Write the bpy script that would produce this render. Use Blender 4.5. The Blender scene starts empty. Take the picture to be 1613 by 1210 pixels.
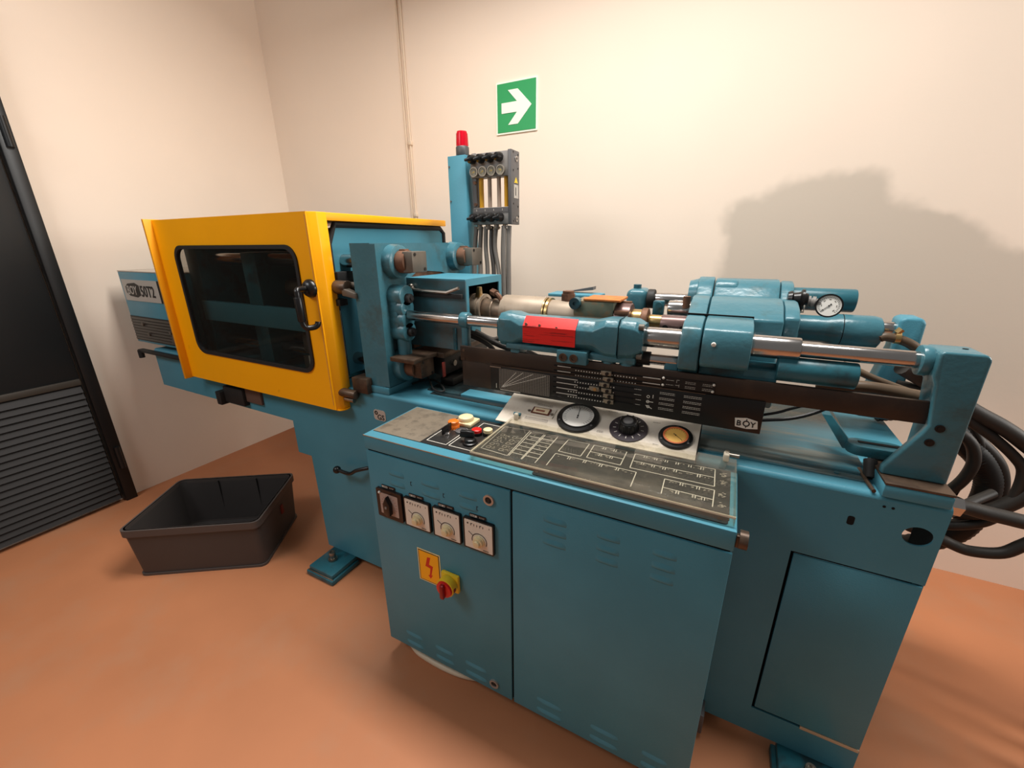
import bpy, bmesh, math, random
from mathutils import Vector, Matrix
random.seed(7)
SC = bpy.context.scene
COL = SC.collection
PI = math.pi

# ---------------------------------------------------------------- camera
H = 1.5
cd = bpy.data.cameras.new('camera')
cam = bpy.data.objects.new('camera', cd)
COL.objects.link(cam)
cd.sensor_width = 36.0
cd.lens = 654.92 / 1613.0 * 36.0
cd.clip_start = 0.02
PITCH, ROLL, YAW = 0.327472, -0.00804382, 0.4776275
def w2c(v):
    x, y, z = v
    r = x*math.cos(YAW) + y*math.sin(YAW)
    fw = -x*math.sin(YAW) + y*math.cos(YAW)
    d = -z
    d2 = d*math.cos(PITCH) - fw*math.sin(PITCH)
    f2 = fw*math.cos(PITCH) + d*math.sin(PITCH)
    return (r*math.cos(ROLL) - d2*math.sin(ROLL), r*math.sin(ROLL) + d2*math.cos(ROLL), f2)
ax = [w2c((1, 0, 0)), w2c((0, 1, 0)), w2c((0, 0, 1))]
right = Vector([a[0] for a in ax]); down = Vector([a[1] for a in ax]); fwd = Vector([a[2] for a in ax])
M = Matrix((right, -down, -fwd)).transposed().to_4x4()
M.translation = (0, 0, H)
cam.matrix_world = M
SC.camera = cam

# ---------------------------------------------------------------- world, lights, exposure
w = bpy.data.worlds.new('world'); SC.world = w
w.use_nodes = True
bg = w.node_tree.nodes['Background']
bg.inputs[0].default_value = (1.0, 0.96, 0.92, 1)
bg.inputs[1].default_value = 0.13
def area(name, loc, size, power, col=(1, 0.965, 0.92), rot=(0, 0, 0)):
    l = bpy.data.lights.new(name, 'AREA'); l.shape = 'RECTANGLE'
    l.size, l.size_y = size; l.energy = power; l.color = col
    o = bpy.data.objects.new(name, l); COL.objects.link(o)
    o.location = loc; o.rotation_euler = rot
    return o
area('ceiling_light_machine', (-0.45, 1.3, 3.25), (2.0, 0.4), 78, rot=(math.radians(-22), 0, 0))
area('aisle_fill_light', (-2.2, -0.7, 2.9), (1.2, 0.7), 21, col=(0.96, 0.98, 1.0), rot=(math.radians(25), 0, 0))  # unseen fill added to brighten the guard front and left wall
area('side_light', (3.2, 1.75, 2.1), (1.0, 1.2), 44, rot=(0, math.radians(80), 0))  # light added from the right; its source is unseen
SC.view_settings.view_transform = 'Standard'
SC.view_settings.look = 'None'
SC.view_settings.gamma = 1.0
SC.view_settings.use_curve_mapping = False
SC.view_settings.exposure = 0.42

# ---------------------------------------------------------------- materials
def lin(c):
    return tuple(((x/255)/12.92 if x/255 <= 0.04045 else ((x/255+0.055)/1.055)**2.4) for x in c)
MATS = {}
def mat(name, rgb, rough=0.5, metal=0.0, var=0.0, vscale=8.0, dirt=None, damt=0.0, dscale=6.0,
        bump=0.0, bscale=200.0, coat=0.0, trans=0.0, alpha=1.0, ior=1.45, emit=0.0, spec=0.5, stretch=None, thresh=(0.5, 0.62)):
    if name in MATS: return MATS[name]
    m = bpy.data.materials.new(name); m.use_nodes = True
    nt = m.node_tree; b = nt.nodes['Principled BSDF']
    c = lin(rgb)
    b.inputs['Base Color'].default_value = (*c, 1)
    b.inputs['Roughness'].default_value = rough
    b.inputs['Metallic'].default_value = metal
    b.inputs['IOR'].default_value = ior
    b.inputs['Specular IOR Level'].default_value = spec
    if coat: b.inputs['Coat Weight'].default_value = coat
    if trans: b.inputs['Transmission Weight'].default_value = trans
    if alpha < 1: b.inputs['Alpha'].default_value = alpha
    if emit:
        b.inputs['Emission Color'].default_value = (*c, 1); b.inputs['Emission Strength'].default_value = emit
    tc = nt.nodes.new('ShaderNodeTexCoord')
    src = tc.outputs['Object']
    if stretch:
        mp = nt.nodes.new('ShaderNodeMapping'); mp.inputs['Scale'].default_value = stretch
        nt.links.new(src, mp.inputs[0]); src = mp.outputs[0]
    colout = None
    if var:
        n = nt.nodes.new('ShaderNodeTexNoise'); n.inputs['Scale'].default_value = vscale; n.inputs['Detail'].default_value = 6
        nt.links.new(src, n.inputs['Vector'])
        r = nt.nodes.new('ShaderNodeValToRGB')
        r.color_ramp.elements[0].position = 0.3; r.color_ramp.elements[1].position = 0.7
        r.color_ramp.elements[0].color = (*[x*(1-var) for x in c], 1)
        r.color_ramp.elements[1].color = (*[min(1, x*(1+var)) for x in c], 1)
        nt.links.new(n.outputs[0], r.inputs[0]); colout = r.outputs[0]
    if dirt:
        n = nt.nodes.new('ShaderNodeTexNoise'); n.inputs['Scale'].default_value = dscale; n.inputs['Detail'].default_value = 9
        n.inputs['Roughness'].default_value = 0.65
        nt.links.new(src, n.inputs['Vector'])
        r = nt.nodes.new('ShaderNodeValToRGB')
        r.color_ramp.elements[0].position, r.color_ramp.elements[1].position = thresh
        r.color_ramp.elements[0].color = (0, 0, 0, 1); r.color_ramp.elements[1].color = (damt, damt, damt, 1)
        nt.links.new(n.outputs[0], r.inputs[0])
        mx = nt.nodes.new('ShaderNodeMix'); mx.data_type = 'RGBA'
        nt.links.new(r.outputs[0], mx.inputs[0])
        if colout: nt.links.new(colout, mx.inputs[6])
        else: mx.inputs[6].default_value = (*c, 1)
        mx.inputs[7].default_value = (*lin(dirt), 1)
        colout = mx.outputs[2]
    if colout: nt.links.new(colout, b.inputs['Base Color'])
    if bump:
        n = nt.nodes.new('ShaderNodeTexNoise'); n.inputs['Scale'].default_value = bscale; n.inputs['Detail'].default_value = 3
        nt.links.new(tc.outputs['Object'], n.inputs['Vector'])
        bp = nt.nodes.new('ShaderNodeBump'); bp.inputs['Strength'].default_value = bump; bp.inputs['Distance'].default_value = 0.002
        nt.links.new(n.outputs[0], bp.inputs['Height']); nt.links.new(bp.outputs[0], b.inputs['Normal'])
    MATS[name] = m
    return m

TEAL = mat('teal_sheet_paint', (72, 133, 151), 0.4, var=0.06, vscale=5, bump=0.22, bscale=260, spec=0.28)
TEALCAST = mat('teal_casting_paint', (62, 110, 122), 0.28, var=0.12, vscale=9, dirt=(64, 82, 82), damt=0.7, dscale=9, bump=0.45, bscale=70, thresh=(0.52, 0.66))
TEALOIL = mat('oily_teal_top', (58, 104, 116), 0.25, var=0.18, vscale=4, dirt=(118, 116, 104), damt=0.75, dscale=5, bump=0.1, bscale=60, stretch=(0.6, 3, 3), thresh=(0.46, 0.6))
TEALDK = mat('teal_grimy_paint', (36, 92, 104), 0.38, var=0.15, vscale=7, dirt=(40, 44, 44), damt=0.8, dscale=8, bump=0.2, bscale=90)
YEL = mat('yellow_paint', (252, 172, 4), 0.36, var=0.04, vscale=3, dirt=(150, 96, 10), damt=0.35, dscale=11, thresh=(0.66, 0.74))
YELWORN = mat('worn_yellow_edge', (215, 150, 60), 0.5, var=0.1)
BLACK = mat('black_plastic', (18, 17, 17), 0.3)
RUBBER = mat('black_rubber', (30, 29, 28), 0.6, bump=0.1)
HOSE = mat('hose_rubber', (44, 40, 36), 0.55, var=0.15, vscale=20, bump=0.15, bscale=300)
HOSEB = mat('brown_oily_hose', (84, 68, 52), 0.45, var=0.15, vscale=20)
HOLE = mat('black_void', (4, 4, 4), 0.9)
BROWNBLK = mat('brown_black_bar', (42, 30, 22), 0.42, var=0.2, vscale=6, dirt=(60, 44, 32), damt=0.5, dscale=12)
PANELBLK = mat('black_print_panel', (16, 15, 14), 0.35)
PRINT = mat('white_print', (214, 208, 196), 0.6)
CHROME = mat('chrome_rod', (192, 188, 185), 0.2, 1.0, var=0.04, vscale=30)
STEEL = mat('bare_steel', (150, 142, 132), 0.35, 1.0, var=0.12, vscale=30)
BRONZE = mat('stained_barrel_steel', (150, 130, 112), 0.42, 0.8, var=0.12, vscale=14, dirt=(120, 104, 84), damt=0.6, dscale=18)
SHEATH = mat('grey_beige_sheath', (158, 142, 124), 0.5, 0.3, var=0.1, vscale=20, dirt=(110, 92, 74), damt=0.6, dscale=25, thresh=(0.6, 0.7))
BRASS = mat('brass_sleeve', (186, 156, 106), 0.3, 0.9, var=0.1)
RUST = mat('rusty_steel', (110, 76, 56), 0.6, 0.3, var=0.25, vscale=18, dirt=(70, 50, 40), damt=0.7, dscale=14)
ORUST = mat('orange_rust', (196, 112, 50), 0.6, 0.1, var=0.2, vscale=25, dirt=(120, 92, 66), damt=0.6, dscale=20)
OILBROWN = mat('oiled_brown_steel', (92, 74, 60), 0.4, 0.5, var=0.2, vscale=16, dirt=(50, 40, 34), damt=0.6, dscale=12)
GREYMET = mat('grey_brown_block', (104, 96, 86), 0.5, 0.4, var=0.1, vscale=20)
MAROON = mat('maroon_coupling', (112, 88, 84), 0.3, 0.4, var=0.12, vscale=20)
RED = mat('red_label_paint', (226, 34, 28), 0.4, dirt=(120, 20, 18), damt=0.75, dscale=30, stretch=(0.35, 3, 6), thresh=(0.56, 0.62))
WHITEPLATE = mat('white_painted_plate', (222, 210, 194), 0.45, var=0.04, vscale=8, dirt=(170, 150, 126), damt=0.5, dscale=9, thresh=(0.58, 0.72))
DIALW = mat('white_dial', (232, 228, 220), 0.5)
DIALC = mat('cream_dial', (220, 214, 200), 0.5)
DIALY = mat('amber_dial', (240, 188, 96), 0.4, var=0.08)
CREAM = mat('cream_plastic', (222, 204, 160), 0.35)
ORANGE = mat('orange_plastic', (226, 112, 30), 0.35)
REDP = mat('red_plastic', (206, 30, 26), 0.3)
REDLENS = mat('red_lamp_lens', (214, 18, 42), 0.2, trans=0.35, ior=1.3)
DKRED = mat('dark_red_handle', (138, 14, 16), 0.35)
YPL = mat('yellow_switch_plastic', (226, 190, 40), 0.4)
WARN = mat('warning_yellow', (250, 176, 10), 0.45)
WARNRED = mat('warning_red', (204, 40, 14), 0.45)
INK = mat('black_ink', (20, 18, 18), 0.5)
MAT_ = mat('worn_brown_mat', (112, 100, 84), 0.7, var=0.12, vscale=10, dirt=(82, 72, 60), damt=0.7, dscale=25, bump=0.2)
ACRYL = mat('clear_acrylic', (238, 232, 214), 0.06, trans=1.0, ior=1.2)
ACEDGE = mat('yellowed_acrylic_edge', (232, 220, 198), 0.3, trans=0.3, ior=1.2)
TINT = mat('smoked_window', (62, 60, 56), 0.04, trans=1.0, ior=1.12)
GREYPL = mat('grey_plastic', (126, 122, 118), 0.45)
GREYDK = mat('dark_grey_plastic', (88, 86, 86), 0.45)
TUBEY = mat('amber_flow_tube', (214, 156, 44), 0.25)
TUBEG = mat('clear_grey_flow_tube', (168, 148, 132), 0.25)
SILVER = mat('silver_label', (190, 186, 178), 0.4, 0.3)
LBLGREY = mat('grey_label', (176, 170, 160), 0.5)
GREENS = mat('green_sign', (30, 150, 82), 0.4)
SIGNW = mat('white_sign_face', (236, 244, 228), 0.45)
CRATE = mat('dark_grey_crate_plastic', (66, 61, 59), 0.5, var=0.06, vscale=6)
DOORM = mat('black_door_paint', (20, 20, 20), 0.4)
SLATM = mat('brown_black_slats', (24, 18, 15), 0.6)
WCABLE = mat('white_cable', (206, 190, 166), 0.5)
CONDM = mat('painted_conduit', (220, 200, 176), 0.5)
REDTAPE = mat('red_tape', (140, 50, 40), 0.5)
REDWIRE = mat('red_label_patch', (92, 72, 62), 0.6)

# wall: plaster with a greyer area masked into its colour; floor: worn terracotta paint
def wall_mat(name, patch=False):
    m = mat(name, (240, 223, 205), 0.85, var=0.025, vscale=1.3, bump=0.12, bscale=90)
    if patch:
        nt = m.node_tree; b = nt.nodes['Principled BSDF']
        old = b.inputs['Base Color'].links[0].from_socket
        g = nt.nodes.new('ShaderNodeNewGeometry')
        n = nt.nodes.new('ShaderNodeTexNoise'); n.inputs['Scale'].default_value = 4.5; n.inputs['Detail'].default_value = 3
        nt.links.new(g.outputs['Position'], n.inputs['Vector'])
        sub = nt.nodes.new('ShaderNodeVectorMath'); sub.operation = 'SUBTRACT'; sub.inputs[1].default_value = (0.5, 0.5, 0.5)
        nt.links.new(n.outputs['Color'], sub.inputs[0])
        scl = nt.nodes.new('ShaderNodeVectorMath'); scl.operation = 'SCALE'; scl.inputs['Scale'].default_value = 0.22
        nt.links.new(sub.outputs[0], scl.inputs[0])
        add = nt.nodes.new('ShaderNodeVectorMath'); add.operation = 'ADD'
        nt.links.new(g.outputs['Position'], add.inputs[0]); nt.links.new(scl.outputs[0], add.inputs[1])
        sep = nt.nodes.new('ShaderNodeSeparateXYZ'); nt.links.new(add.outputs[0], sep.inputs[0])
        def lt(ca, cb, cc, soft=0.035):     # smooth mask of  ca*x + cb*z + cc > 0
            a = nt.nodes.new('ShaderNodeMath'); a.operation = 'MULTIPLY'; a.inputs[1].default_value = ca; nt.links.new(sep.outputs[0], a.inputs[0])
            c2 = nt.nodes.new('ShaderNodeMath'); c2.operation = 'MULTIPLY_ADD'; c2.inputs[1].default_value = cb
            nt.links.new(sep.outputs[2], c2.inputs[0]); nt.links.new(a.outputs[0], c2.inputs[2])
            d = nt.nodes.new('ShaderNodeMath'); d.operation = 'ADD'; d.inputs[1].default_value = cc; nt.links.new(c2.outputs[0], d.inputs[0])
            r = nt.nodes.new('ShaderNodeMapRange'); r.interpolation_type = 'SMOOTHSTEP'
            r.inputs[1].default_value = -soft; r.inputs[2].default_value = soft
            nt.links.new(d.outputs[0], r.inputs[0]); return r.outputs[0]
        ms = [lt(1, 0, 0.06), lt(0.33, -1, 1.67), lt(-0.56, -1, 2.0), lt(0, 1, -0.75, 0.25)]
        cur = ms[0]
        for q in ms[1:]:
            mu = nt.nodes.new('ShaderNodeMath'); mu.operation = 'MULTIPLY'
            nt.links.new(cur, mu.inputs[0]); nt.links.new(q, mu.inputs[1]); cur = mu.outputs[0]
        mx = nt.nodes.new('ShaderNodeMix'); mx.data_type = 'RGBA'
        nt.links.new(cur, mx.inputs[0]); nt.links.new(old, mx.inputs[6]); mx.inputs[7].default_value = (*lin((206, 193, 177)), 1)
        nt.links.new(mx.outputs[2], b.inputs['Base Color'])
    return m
WALL = wall_mat('cream_plaster')
WALLP = wall_mat('cream_plaster_grey_area', True)
FLOORM = mat('terracotta_floor_paint', (180, 116, 78), 0.55, var=0.10, vscale=1.6, dirt=(172, 126, 96), damt=0.45, dscale=2.2, bump=0.05, bscale=40, thresh=(0.5, 0.66))

# ---------------------------------------------------------------- mesh building
def axmap(axis):
    return {'x': lambda u, v, a: Vector((a, u, v)), 'y': lambda u, v, a: Vector((u, a, v)), 'z': lambda u, v, a: Vector((u, v, a))}[axis]
class MB:
    def __init__(s): s.bm = bmesh.new()
    def _bev(s, verts, bev, seg=2, angle=0.5):
        s.bm.normal_update()
        es = set()
        for v in verts:
            for e in v.link_edges:
                if len(e.link_faces) == 2 and e.calc_face_angle(0) > angle: es.add(e)
        if es: bmesh.ops.bevel(s.bm, geom=list(es), offset=bev, segments=seg, profile=0.5, affect='EDGES', clamp_overlap=True)
    def box(s, lo, hi, bev=0.0, seg=2):
        x0, y0, z0 = lo; x1, y1, z1 = hi
        vs = [s.bm.verts.new(p) for p in ((x0,y0,z0),(x1,y0,z0),(x1,y1,z0),(x0,y1,z0),(x0,y0,z1),(x1,y0,z1),(x1,y1,z1),(x0,y1,z1))]
        for f in ((0,3,2,1),(4,5,6,7),(0,1,5,4),(1,2,6,5),(2,3,7,6),(3,0,4,7)): s.bm.faces.new([vs[i] for i in f])
        if bev: s._bev(vs, bev, seg)
        return s
    def hexa(s, pts, bev=0.0):            # 8 free corners, same order as box
        vs = [s.bm.verts.new(p) for p in pts]
        for f in ((0,3,2,1),(4,5,6,7),(0,1,5,4),(1,2,6,5),(2,3,7,6),(3,0,4,7)): s.bm.faces.new([vs[i] for i in f])
        if bev: s._bev(vs, bev)
        return s
    def prism(s, pts, axis, a0, a1, holes=(), bev=0.0, seg=2):
        f = axmap(axis)
        if not holes:
            A = [s.bm.verts.new(f(u, v, a0)) for u, v in pts]; B = [s.bm.verts.new(f(u, v, a1)) for u, v in pts]
            s.bm.faces.new(A); s.bm.faces.new(B[::-1])
            n = len(A)
            for i in range(n): s.bm.faces.new([A[i], B[i], B[(i+1) % n], A[(i+1) % n]])
            if bev: s._bev(A+B, bev, seg)
        else:
            loops = [pts] + list(holes)
            edges = []; rings = []
            for lp in loops:
                A = [s.bm.verts.new(f(u, v, a0)) for u, v in lp]; rings.append(A)
                for i in range(len(A)): edges.append(s.bm.edges.new((A[i], A[(i+1) % len(A)])))
            g = bmesh.ops.triangle_fill(s.bm, use_beauty=True, use_dissolve=False, edges=edges)
            faces = [q for q in g['geom'] if isinstance(q, bmesh.types.BMFace)]
            mp = {}
            for A in rings:
                for v in A:
                    c = v.co.copy(); i = 'xyz'.index(axis); c[i] = a1; mp[v] = s.bm.verts.new(c)
            for q in faces: s.bm.faces.new([mp[v] for v in reversed(q.verts)])
            for A in rings:
                n = len(A)
                for i in range(n): s.bm.faces.new([A[i], mp[A[i]], mp[A[(i+1) % n]], A[(i+1) % n]])
        return s
    def cyl(s, p0, p1, r0, r1=None, n=24, bev=0.0):
        p0 = Vector(p0); p1 = Vector(p1); r1 = r0 if r1 is None else r1
        d = (p1-p0).normalized(); a = d.orthogonal().normalized(); b = d.cross(a)
        A = []; B = []
        for i in range(n):
            t = 2*PI*i/n; q = a*math.cos(t) + b*math.sin(t)
            A.append(s.bm.verts.new(p0+q*r0)); B.append(s.bm.verts.new(p1+q*r1))
        s.bm.faces.new(A[::-1]); s.bm.faces.new(B)
        for i in range(n): s.bm.faces.new([A[i], A[(i+1) % n], B[(i+1) % n], B[i]])
        if bev: s._bev(A+B, bev)
        return s
    def lathe(s, prof, o, d, n=28):       # prof: (distance along d, radius)
        o = Vector(o); d = Vector(d).normalized(); a = d.orthogonal().normalized(); b = d.cross(a)
        rings = []
        for t, r in prof:
            rings.append([s.bm.verts.new(o + d*t + (a*math.cos(2*PI*i/n) + b*math.sin(2*PI*i/n))*max(r, 1e-5)) for i in range(n)])
        for A, B in zip(rings, rings[1:]):
            for i in range(n): s.bm.faces.new([A[i], A[(i+1) % n], B[(i+1) % n], B[i]])
        s.bm.faces.new(rings[0][::-1]); s.bm.faces.new(rings[-1])
        return s
    def ring(s, o, d, r_in, r_out, t, n=32):
        return s.lathe([(0, r_in), (0, r_out), (t, r_out), (t, r_in), (0, r_in)], o, d, n) if False else s._ring(o, d, r_in, r_out, t, n)
    def _ring(s, o, d, ri, ro, t, n):
        o = Vector(o); d = Vector(d).normalized(); a = d.orthogonal().normalized(); b = d.cross(a)
        R = []
        for tt, r in ((0, ri), (0, ro), (t, ro), (t, ri)):
            R.append([s.bm.verts.new(o + d*tt + (a*math.cos(2*PI*i/n) + b*math.sin(2*PI*i/n))*r) for i in range(n)])
        for k in range(4):
            A, B = R[k], R[(k+1) % 4]
            for i in range(n): s.bm.faces.new([A[i], A[(i+1) % n], B[(i+1) % n], B[i]])
        return s
    def tube(s, pts, r, n=10, sub=6, smooth=True, ribs=0.0):
        P = [Vector(p) for p in pts]
        if smooth and len(P) > 2:
            Q = []
            for i in range(len(P)-1):
                p0 = P[max(i-1, 0)]; p1 = P[i]; p2 = P[i+1]; p3 = P[min(i+2, len(P)-1)]
                for k in range(sub):
                    t = k/sub
                    Q.append(0.5*((2*p1) + (p2-p0)*t + (2*p0-5*p1+4*p2-p3)*t*t + (3*p1-p0-3*p2+p3)*t**3))
            Q.append(P[-1]); P = Q
        prev = None; up = None
        for i, p in enumerate(P):
            d = (P[min(i+1, len(P)-1)] - P[max(i-1, 0)]).normalized()
            if up is None: up = d.orthogonal().normalized()
            up = (up - d*up.dot(d)).normalized(); b = d.cross(up)
            rr = r*(1 + (ribs if i % 2 else 0))
            ringv = [s.bm.verts.new(p + (up*math.cos(2*PI*k/n) + b*math.sin(2*PI*k/n))*rr) for k in range(n)]
            if prev:
                for k in range(n): s.bm.faces.new([prev[k], prev[(k+1) % n], ringv[(k+1) % n], ringv[k]])
            else: s.bm.faces.new(ringv[::-1])
            prev = ringv
        s.bm.faces.new(prev)
        return s
    def ball(s, c, r, n=14):
        bmesh.ops.create_uvsphere(s.bm, u_segments=n, v_segments=max(6, n*2//3), radius=r, matrix=Matrix.Translation(c))
        return s
    def quad(s, *p):
        s.bm.faces.new([s.bm.verts.new(q) for q in p]); return s
    def mesh(s, name, off):
        bmesh.ops.recalc_face_normals(s.bm, faces=s.bm.faces)
        me = bpy.data.meshes.new(name)
        bmesh.ops.translate(s.bm, verts=s.bm.verts, vec=-Vector(off))
        s.bm.to_mesh(me); s.bm.free()
        me.polygons.foreach_set('use_smooth', [True]*len(me.polygons))
        me.set_sharp_from_angle(angle=math.radians(38))
        return me

ROOT = {}
def tagp(o, label=None, cat=None, group=None, kind=None):
    if label: o['label'] = label
    if cat: o['category'] = cat
    if group: o['group'] = group
    if kind: o['kind'] = kind
    return o
def thing(name, label, cat, loc, group=None):
    o = bpy.data.objects.new(name, None); COL.objects.link(o); o.location = loc
    o.empty_display_size = 0.05
    ROOT[o] = Vector(loc)
    return tagp(o, label, cat, group)
def part(name, mb, m, parent, label=None, kind=None):
    off = ROOT[parent]
    o = bpy.data.objects.new(name, mb.mesh(name, off)); COL.objects.link(o)
    o.data.materials.append(m); o.parent = parent; ROOT[o] = off
    return tagp(o, label, None, None, kind)
def solo(name, mb, m, label, cat, loc, group=None):
    o = bpy.data.objects.new(name, mb.mesh(name, loc)); COL.objects.link(o)
    o.data.materials.append(m); o.location = loc; ROOT[o] = Vector(loc)
    return tagp(o, label, cat, group)
def struct(name, mb, m, loc=(0, 0, 0)):
    o = bpy.data.objects.new(name, mb.mesh(name, loc)); COL.objects.link(o)
    o.data.materials.append(m); o.location = loc; ROOT[o] = Vector(loc)
    o['kind'] = 'structure'; return o
def text(name, body, m, parent, org, xd, yd, size, depth=0.0008, align='LEFT', sx=1.0, label=None):
    cu = bpy.data.curves.new(name, 'FONT'); cu.body = body; cu.size = size; cu.extrude = depth
    cu.align_x = align; cu.resolution_u = 3; cu.offset = size*0.012
    t = bpy.data.objects.new(name, cu); COL.objects.link(t)
    dg = bpy.context.evaluated_depsgraph_get()
    me = bpy.data.meshes.new_from_object(t.evaluated_get(dg))
    bpy.data.objects.remove(t); bpy.data.curves.remove(cu)
    xd = Vector(xd).normalized(); yd = Vector(yd).normalized(); zd = xd.cross(yd)
    T = Matrix((xd*sx, yd, zd)).transposed().to_4x4(); T.translation = Vector(org) - ROOT[parent]
    me.transform(T); me.name = name
    me.materials.clear(); me.materials.append(m)
    o = bpy.data.objects.new(name, me); COL.objects.link(o); o.parent = parent; ROOT[o] = ROOT[parent]
    if label: o['label'] = label
    return o
def rrect(u0, v0, u1, v1, r, n=5):
    out = []
    for cx, cy, a0 in ((u1-r, v0+r, -90), (u1-r, v1-r, 0), (u0+r, v1-r, 90), (u0+r, v0+r, 180)):
        for k in range(n+1):
            a = math.radians(a0 + 90*k/n); out.append((cx+r*math.cos(a), cy+r*math.sin(a)))
    return out
def circ(cx, cy, r, n=24, ry=None):
    ry = r if ry is None else ry
    return [(cx+r*math.cos(2*PI*i/n), cy+ry*math.sin(2*PI*i/n)) for i in range(n)]
def strips(mb, segs, wd, n, t=0.0006):     # flat printed strokes: (p, q) pairs on a plane of normal n
    n = Vector(n).normalized()
    for p, q in segs:
        p = Vector(p); q = Vector(q); d = (q-p)
        if d.length < 1e-6: continue
        s_ = d.normalized().cross(n)*wd/2; u = n*t
        mb.hexa([p-s_, q-s_, q+s_, p+s_, p-s_+u, q-s_+u, q+s_+u, p+s_+u])
    return mb
# ================================================================ setting
XL, YB = -3.2, 2.36
struct('floor', MB().box((XL-0.1, -3.0, -0.1), (4.0, YB+0.1, 0)), FLOORM)
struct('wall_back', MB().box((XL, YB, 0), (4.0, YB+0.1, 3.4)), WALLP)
struct('wall_left', MB().box((XL-0.1, -3.0, 0), (XL, YB+0.1, 3.4)), WALL)
# black door with a louvred lower half, in the left wall
dr = struct('door_1', MB().box((XL, -0.75, 0.02), (XL+0.03, 0.86, 2.45), 0.003), DOORM, (XL, 0.1, 0))
part('door_frame', MB().box((XL, 0.868, 0), (XL+0.055, 0.925, 2.5), 0.004).box((XL, -0.82, 0), (XL+0.055, -0.76, 2.5), 0.004)
     .box((XL, -0.82, 2.5), (XL+0.055, 0.925, 2.56), 0.004), DOORM, dr)
part('rail', MB().box((XL+0.03, -0.7, 0.765), (XL+0.048, 0.855, 0.80), 0.004), mat('door_rail', (58, 52, 45), 0.45), dr)
slat = None
for i in range(20):
    z = 0.03 + i*0.0365
    if slat is None:
        slat = part('slat', MB().hexa([(XL+0.03, -0.7, z), (XL+0.052, -0.7, z), (XL+0.052, 0.85, z), (XL+0.03, 0.85, z),
                    (XL+0.03, -0.7, z+0.034), (XL+0.034, -0.7, z+0.034), (XL+0.034, 0.85, z+0.034), (XL+0.03, 0.85, z+0.034)]), SLATM, dr)
        z_first = z
    else:
        c = slat.copy(); COL.objects.link(c); c.parent = dr; c.location.z += z - z_first
part('hinge', MB().cyl((XL+0.062, 0.9, 0.22), (XL+0.062, 0.9, 0.36), 0.014), DOORM, dr)
part('hinge', MB().cyl((XL+0.062, 0.9, 1.95), (XL+0.062, 0.9, 2.08), 0.014), DOORM, dr)

# two thin painted conduits on the back wall
for i, dx in enumerate((-1.955, -1.925)):
    t = thing('wall_conduit', ('thin cream conduit clipped to the back wall, left of the pair', 'thin cream conduit clipped to the back wall, right of the pair, beside the red lamp')[i],
              'conduit', (dx, YB-0.008, 0), 'conduits on the back wall')
    part('tube', MB().cyl((dx, YB-0.008, 0.0), (dx, YB-0.008, 3.3), 0.006, n=10), CONDM, t)
    if i == 1:
        for z in (0.7, 1.68, 2.1):
            part('clip', MB().box((dx-0.011, YB-0.018, z-0.012), (dx+0.013, YB, z+0.012), 0.003), CONDM, t)

# emergency direction sign
t = thing('direction_sign', 'square green emergency sign with white arrow on the cream wall', 'sign', (-1.178, YB, 2.08))
SX0, SX1, SZ0, SZ1 = -1.303, -1.053, 2.078, 2.328
part('plate', MB().prism(rrect(SX0, SZ0, SX1, SZ1, 0.004), 'y', YB-0.006, YB), SIGNW, t, 'white-edged plate')
part('green_field', MB().prism(rrect(SX0+0.008, SZ0+0.008, SX1-0.008, SZ1-0.008, 0.002), 'y', YB-0.0075, YB-0.006), GREENS, t)
cx, cz = -1.178, 2.203; k = 0.25
arrow = [(-0.36, 0.10), (0.02, 0.10), (-0.20, 0.33), (0.04, 0.33), (0.37, 0.0), (0.04, -0.33), (-0.20, -0.33), (0.02, -0.10), (-0.36, -0.10)]
part('arrow', MB().prism([(cx+a*k, cz+b*k) for a, b in arrow], 'y', YB-0.0095, YB-0.0075), SIGNW, t)

# ================================================================ machine bed
YF, YR, ZT = 1.118, 1.67, 0.945
bed = thing('machine_bed', 'long teal machine bed under the injection unit and the yellow guard', 'machine', (-0.6, 1.39, 0))
prof = [(-2.88, 0.728), (-1.735, 0.72), (-1.735, 0.556), (-1.645, 0.556), (-1.636, 0.052), (0.235, 0.052), (0.235, ZT-0.012), (-2.88, ZT-0.012)]
part('frame', MB().prism(prof, 'y', YF+0.004, YR), TEAL, bed)
# front sheet with an oval hole and an opening for the cover panel, rounded top edge, open shell at the right end
front = [(-2.88, 0.728), (-1.735, 0.72), (-1.735, 0.556), (-1.645, 0.556), (-1.636, 0.052), (0.50, 0.05), (0.50, 0.15), (0.236, 0.15), (0.236, 0.735), (0.50, 0.735), (0.50, ZT-0.013), (-2.88, ZT-0.013)]
part('front_sheet', MB().prism(front, 'y', YF, YF+0.005, holes=[circ(0.4585, 0.8585, 0.0275, 28, 0.0245)]), TEAL, bed)
edge = [(YF+0.014-0.014*math.cos(i*PI/12), ZT-0.014+0.014*math.sin(i*PI/12)) for i in range(7)]
part('top_sheet', MB().prism(edge + [(YR, ZT), (YR, ZT-0.014)], 'x', -2.88, 0.50), TEAL, bed)
m = MB()
m.box((0.496, YF+0.004, 0.05), (0.50, 1.235, ZT-0.012))
m.box((0.234, YR-0.01, 0.05), (0.50, YR, 0.5))
part('end_shell', m, TEAL, bed)
part('shade_plate', MB().box((0.24, YF+0.03, 0.1), (0.49, YF+0.035, 0.72)), HOLE, bed, 'black sheet for the shade inside the bed')  # black sheet standing in for the shade behind the panel
part('shade_lining', MB().box((0.4925, YF+0.006, 0.74), (0.4955, 1.236, ZT-0.014)), HOLE, bed, 'black sheet for the shade inside the end plate')  # black sheet gives the teal end plate a shaded inner side
part('access_panel', MB().box((0.243, YF-0.001, 0.158), (0.498, YF+0.006, 0.729), 0.002), TEAL, bed)
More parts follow.
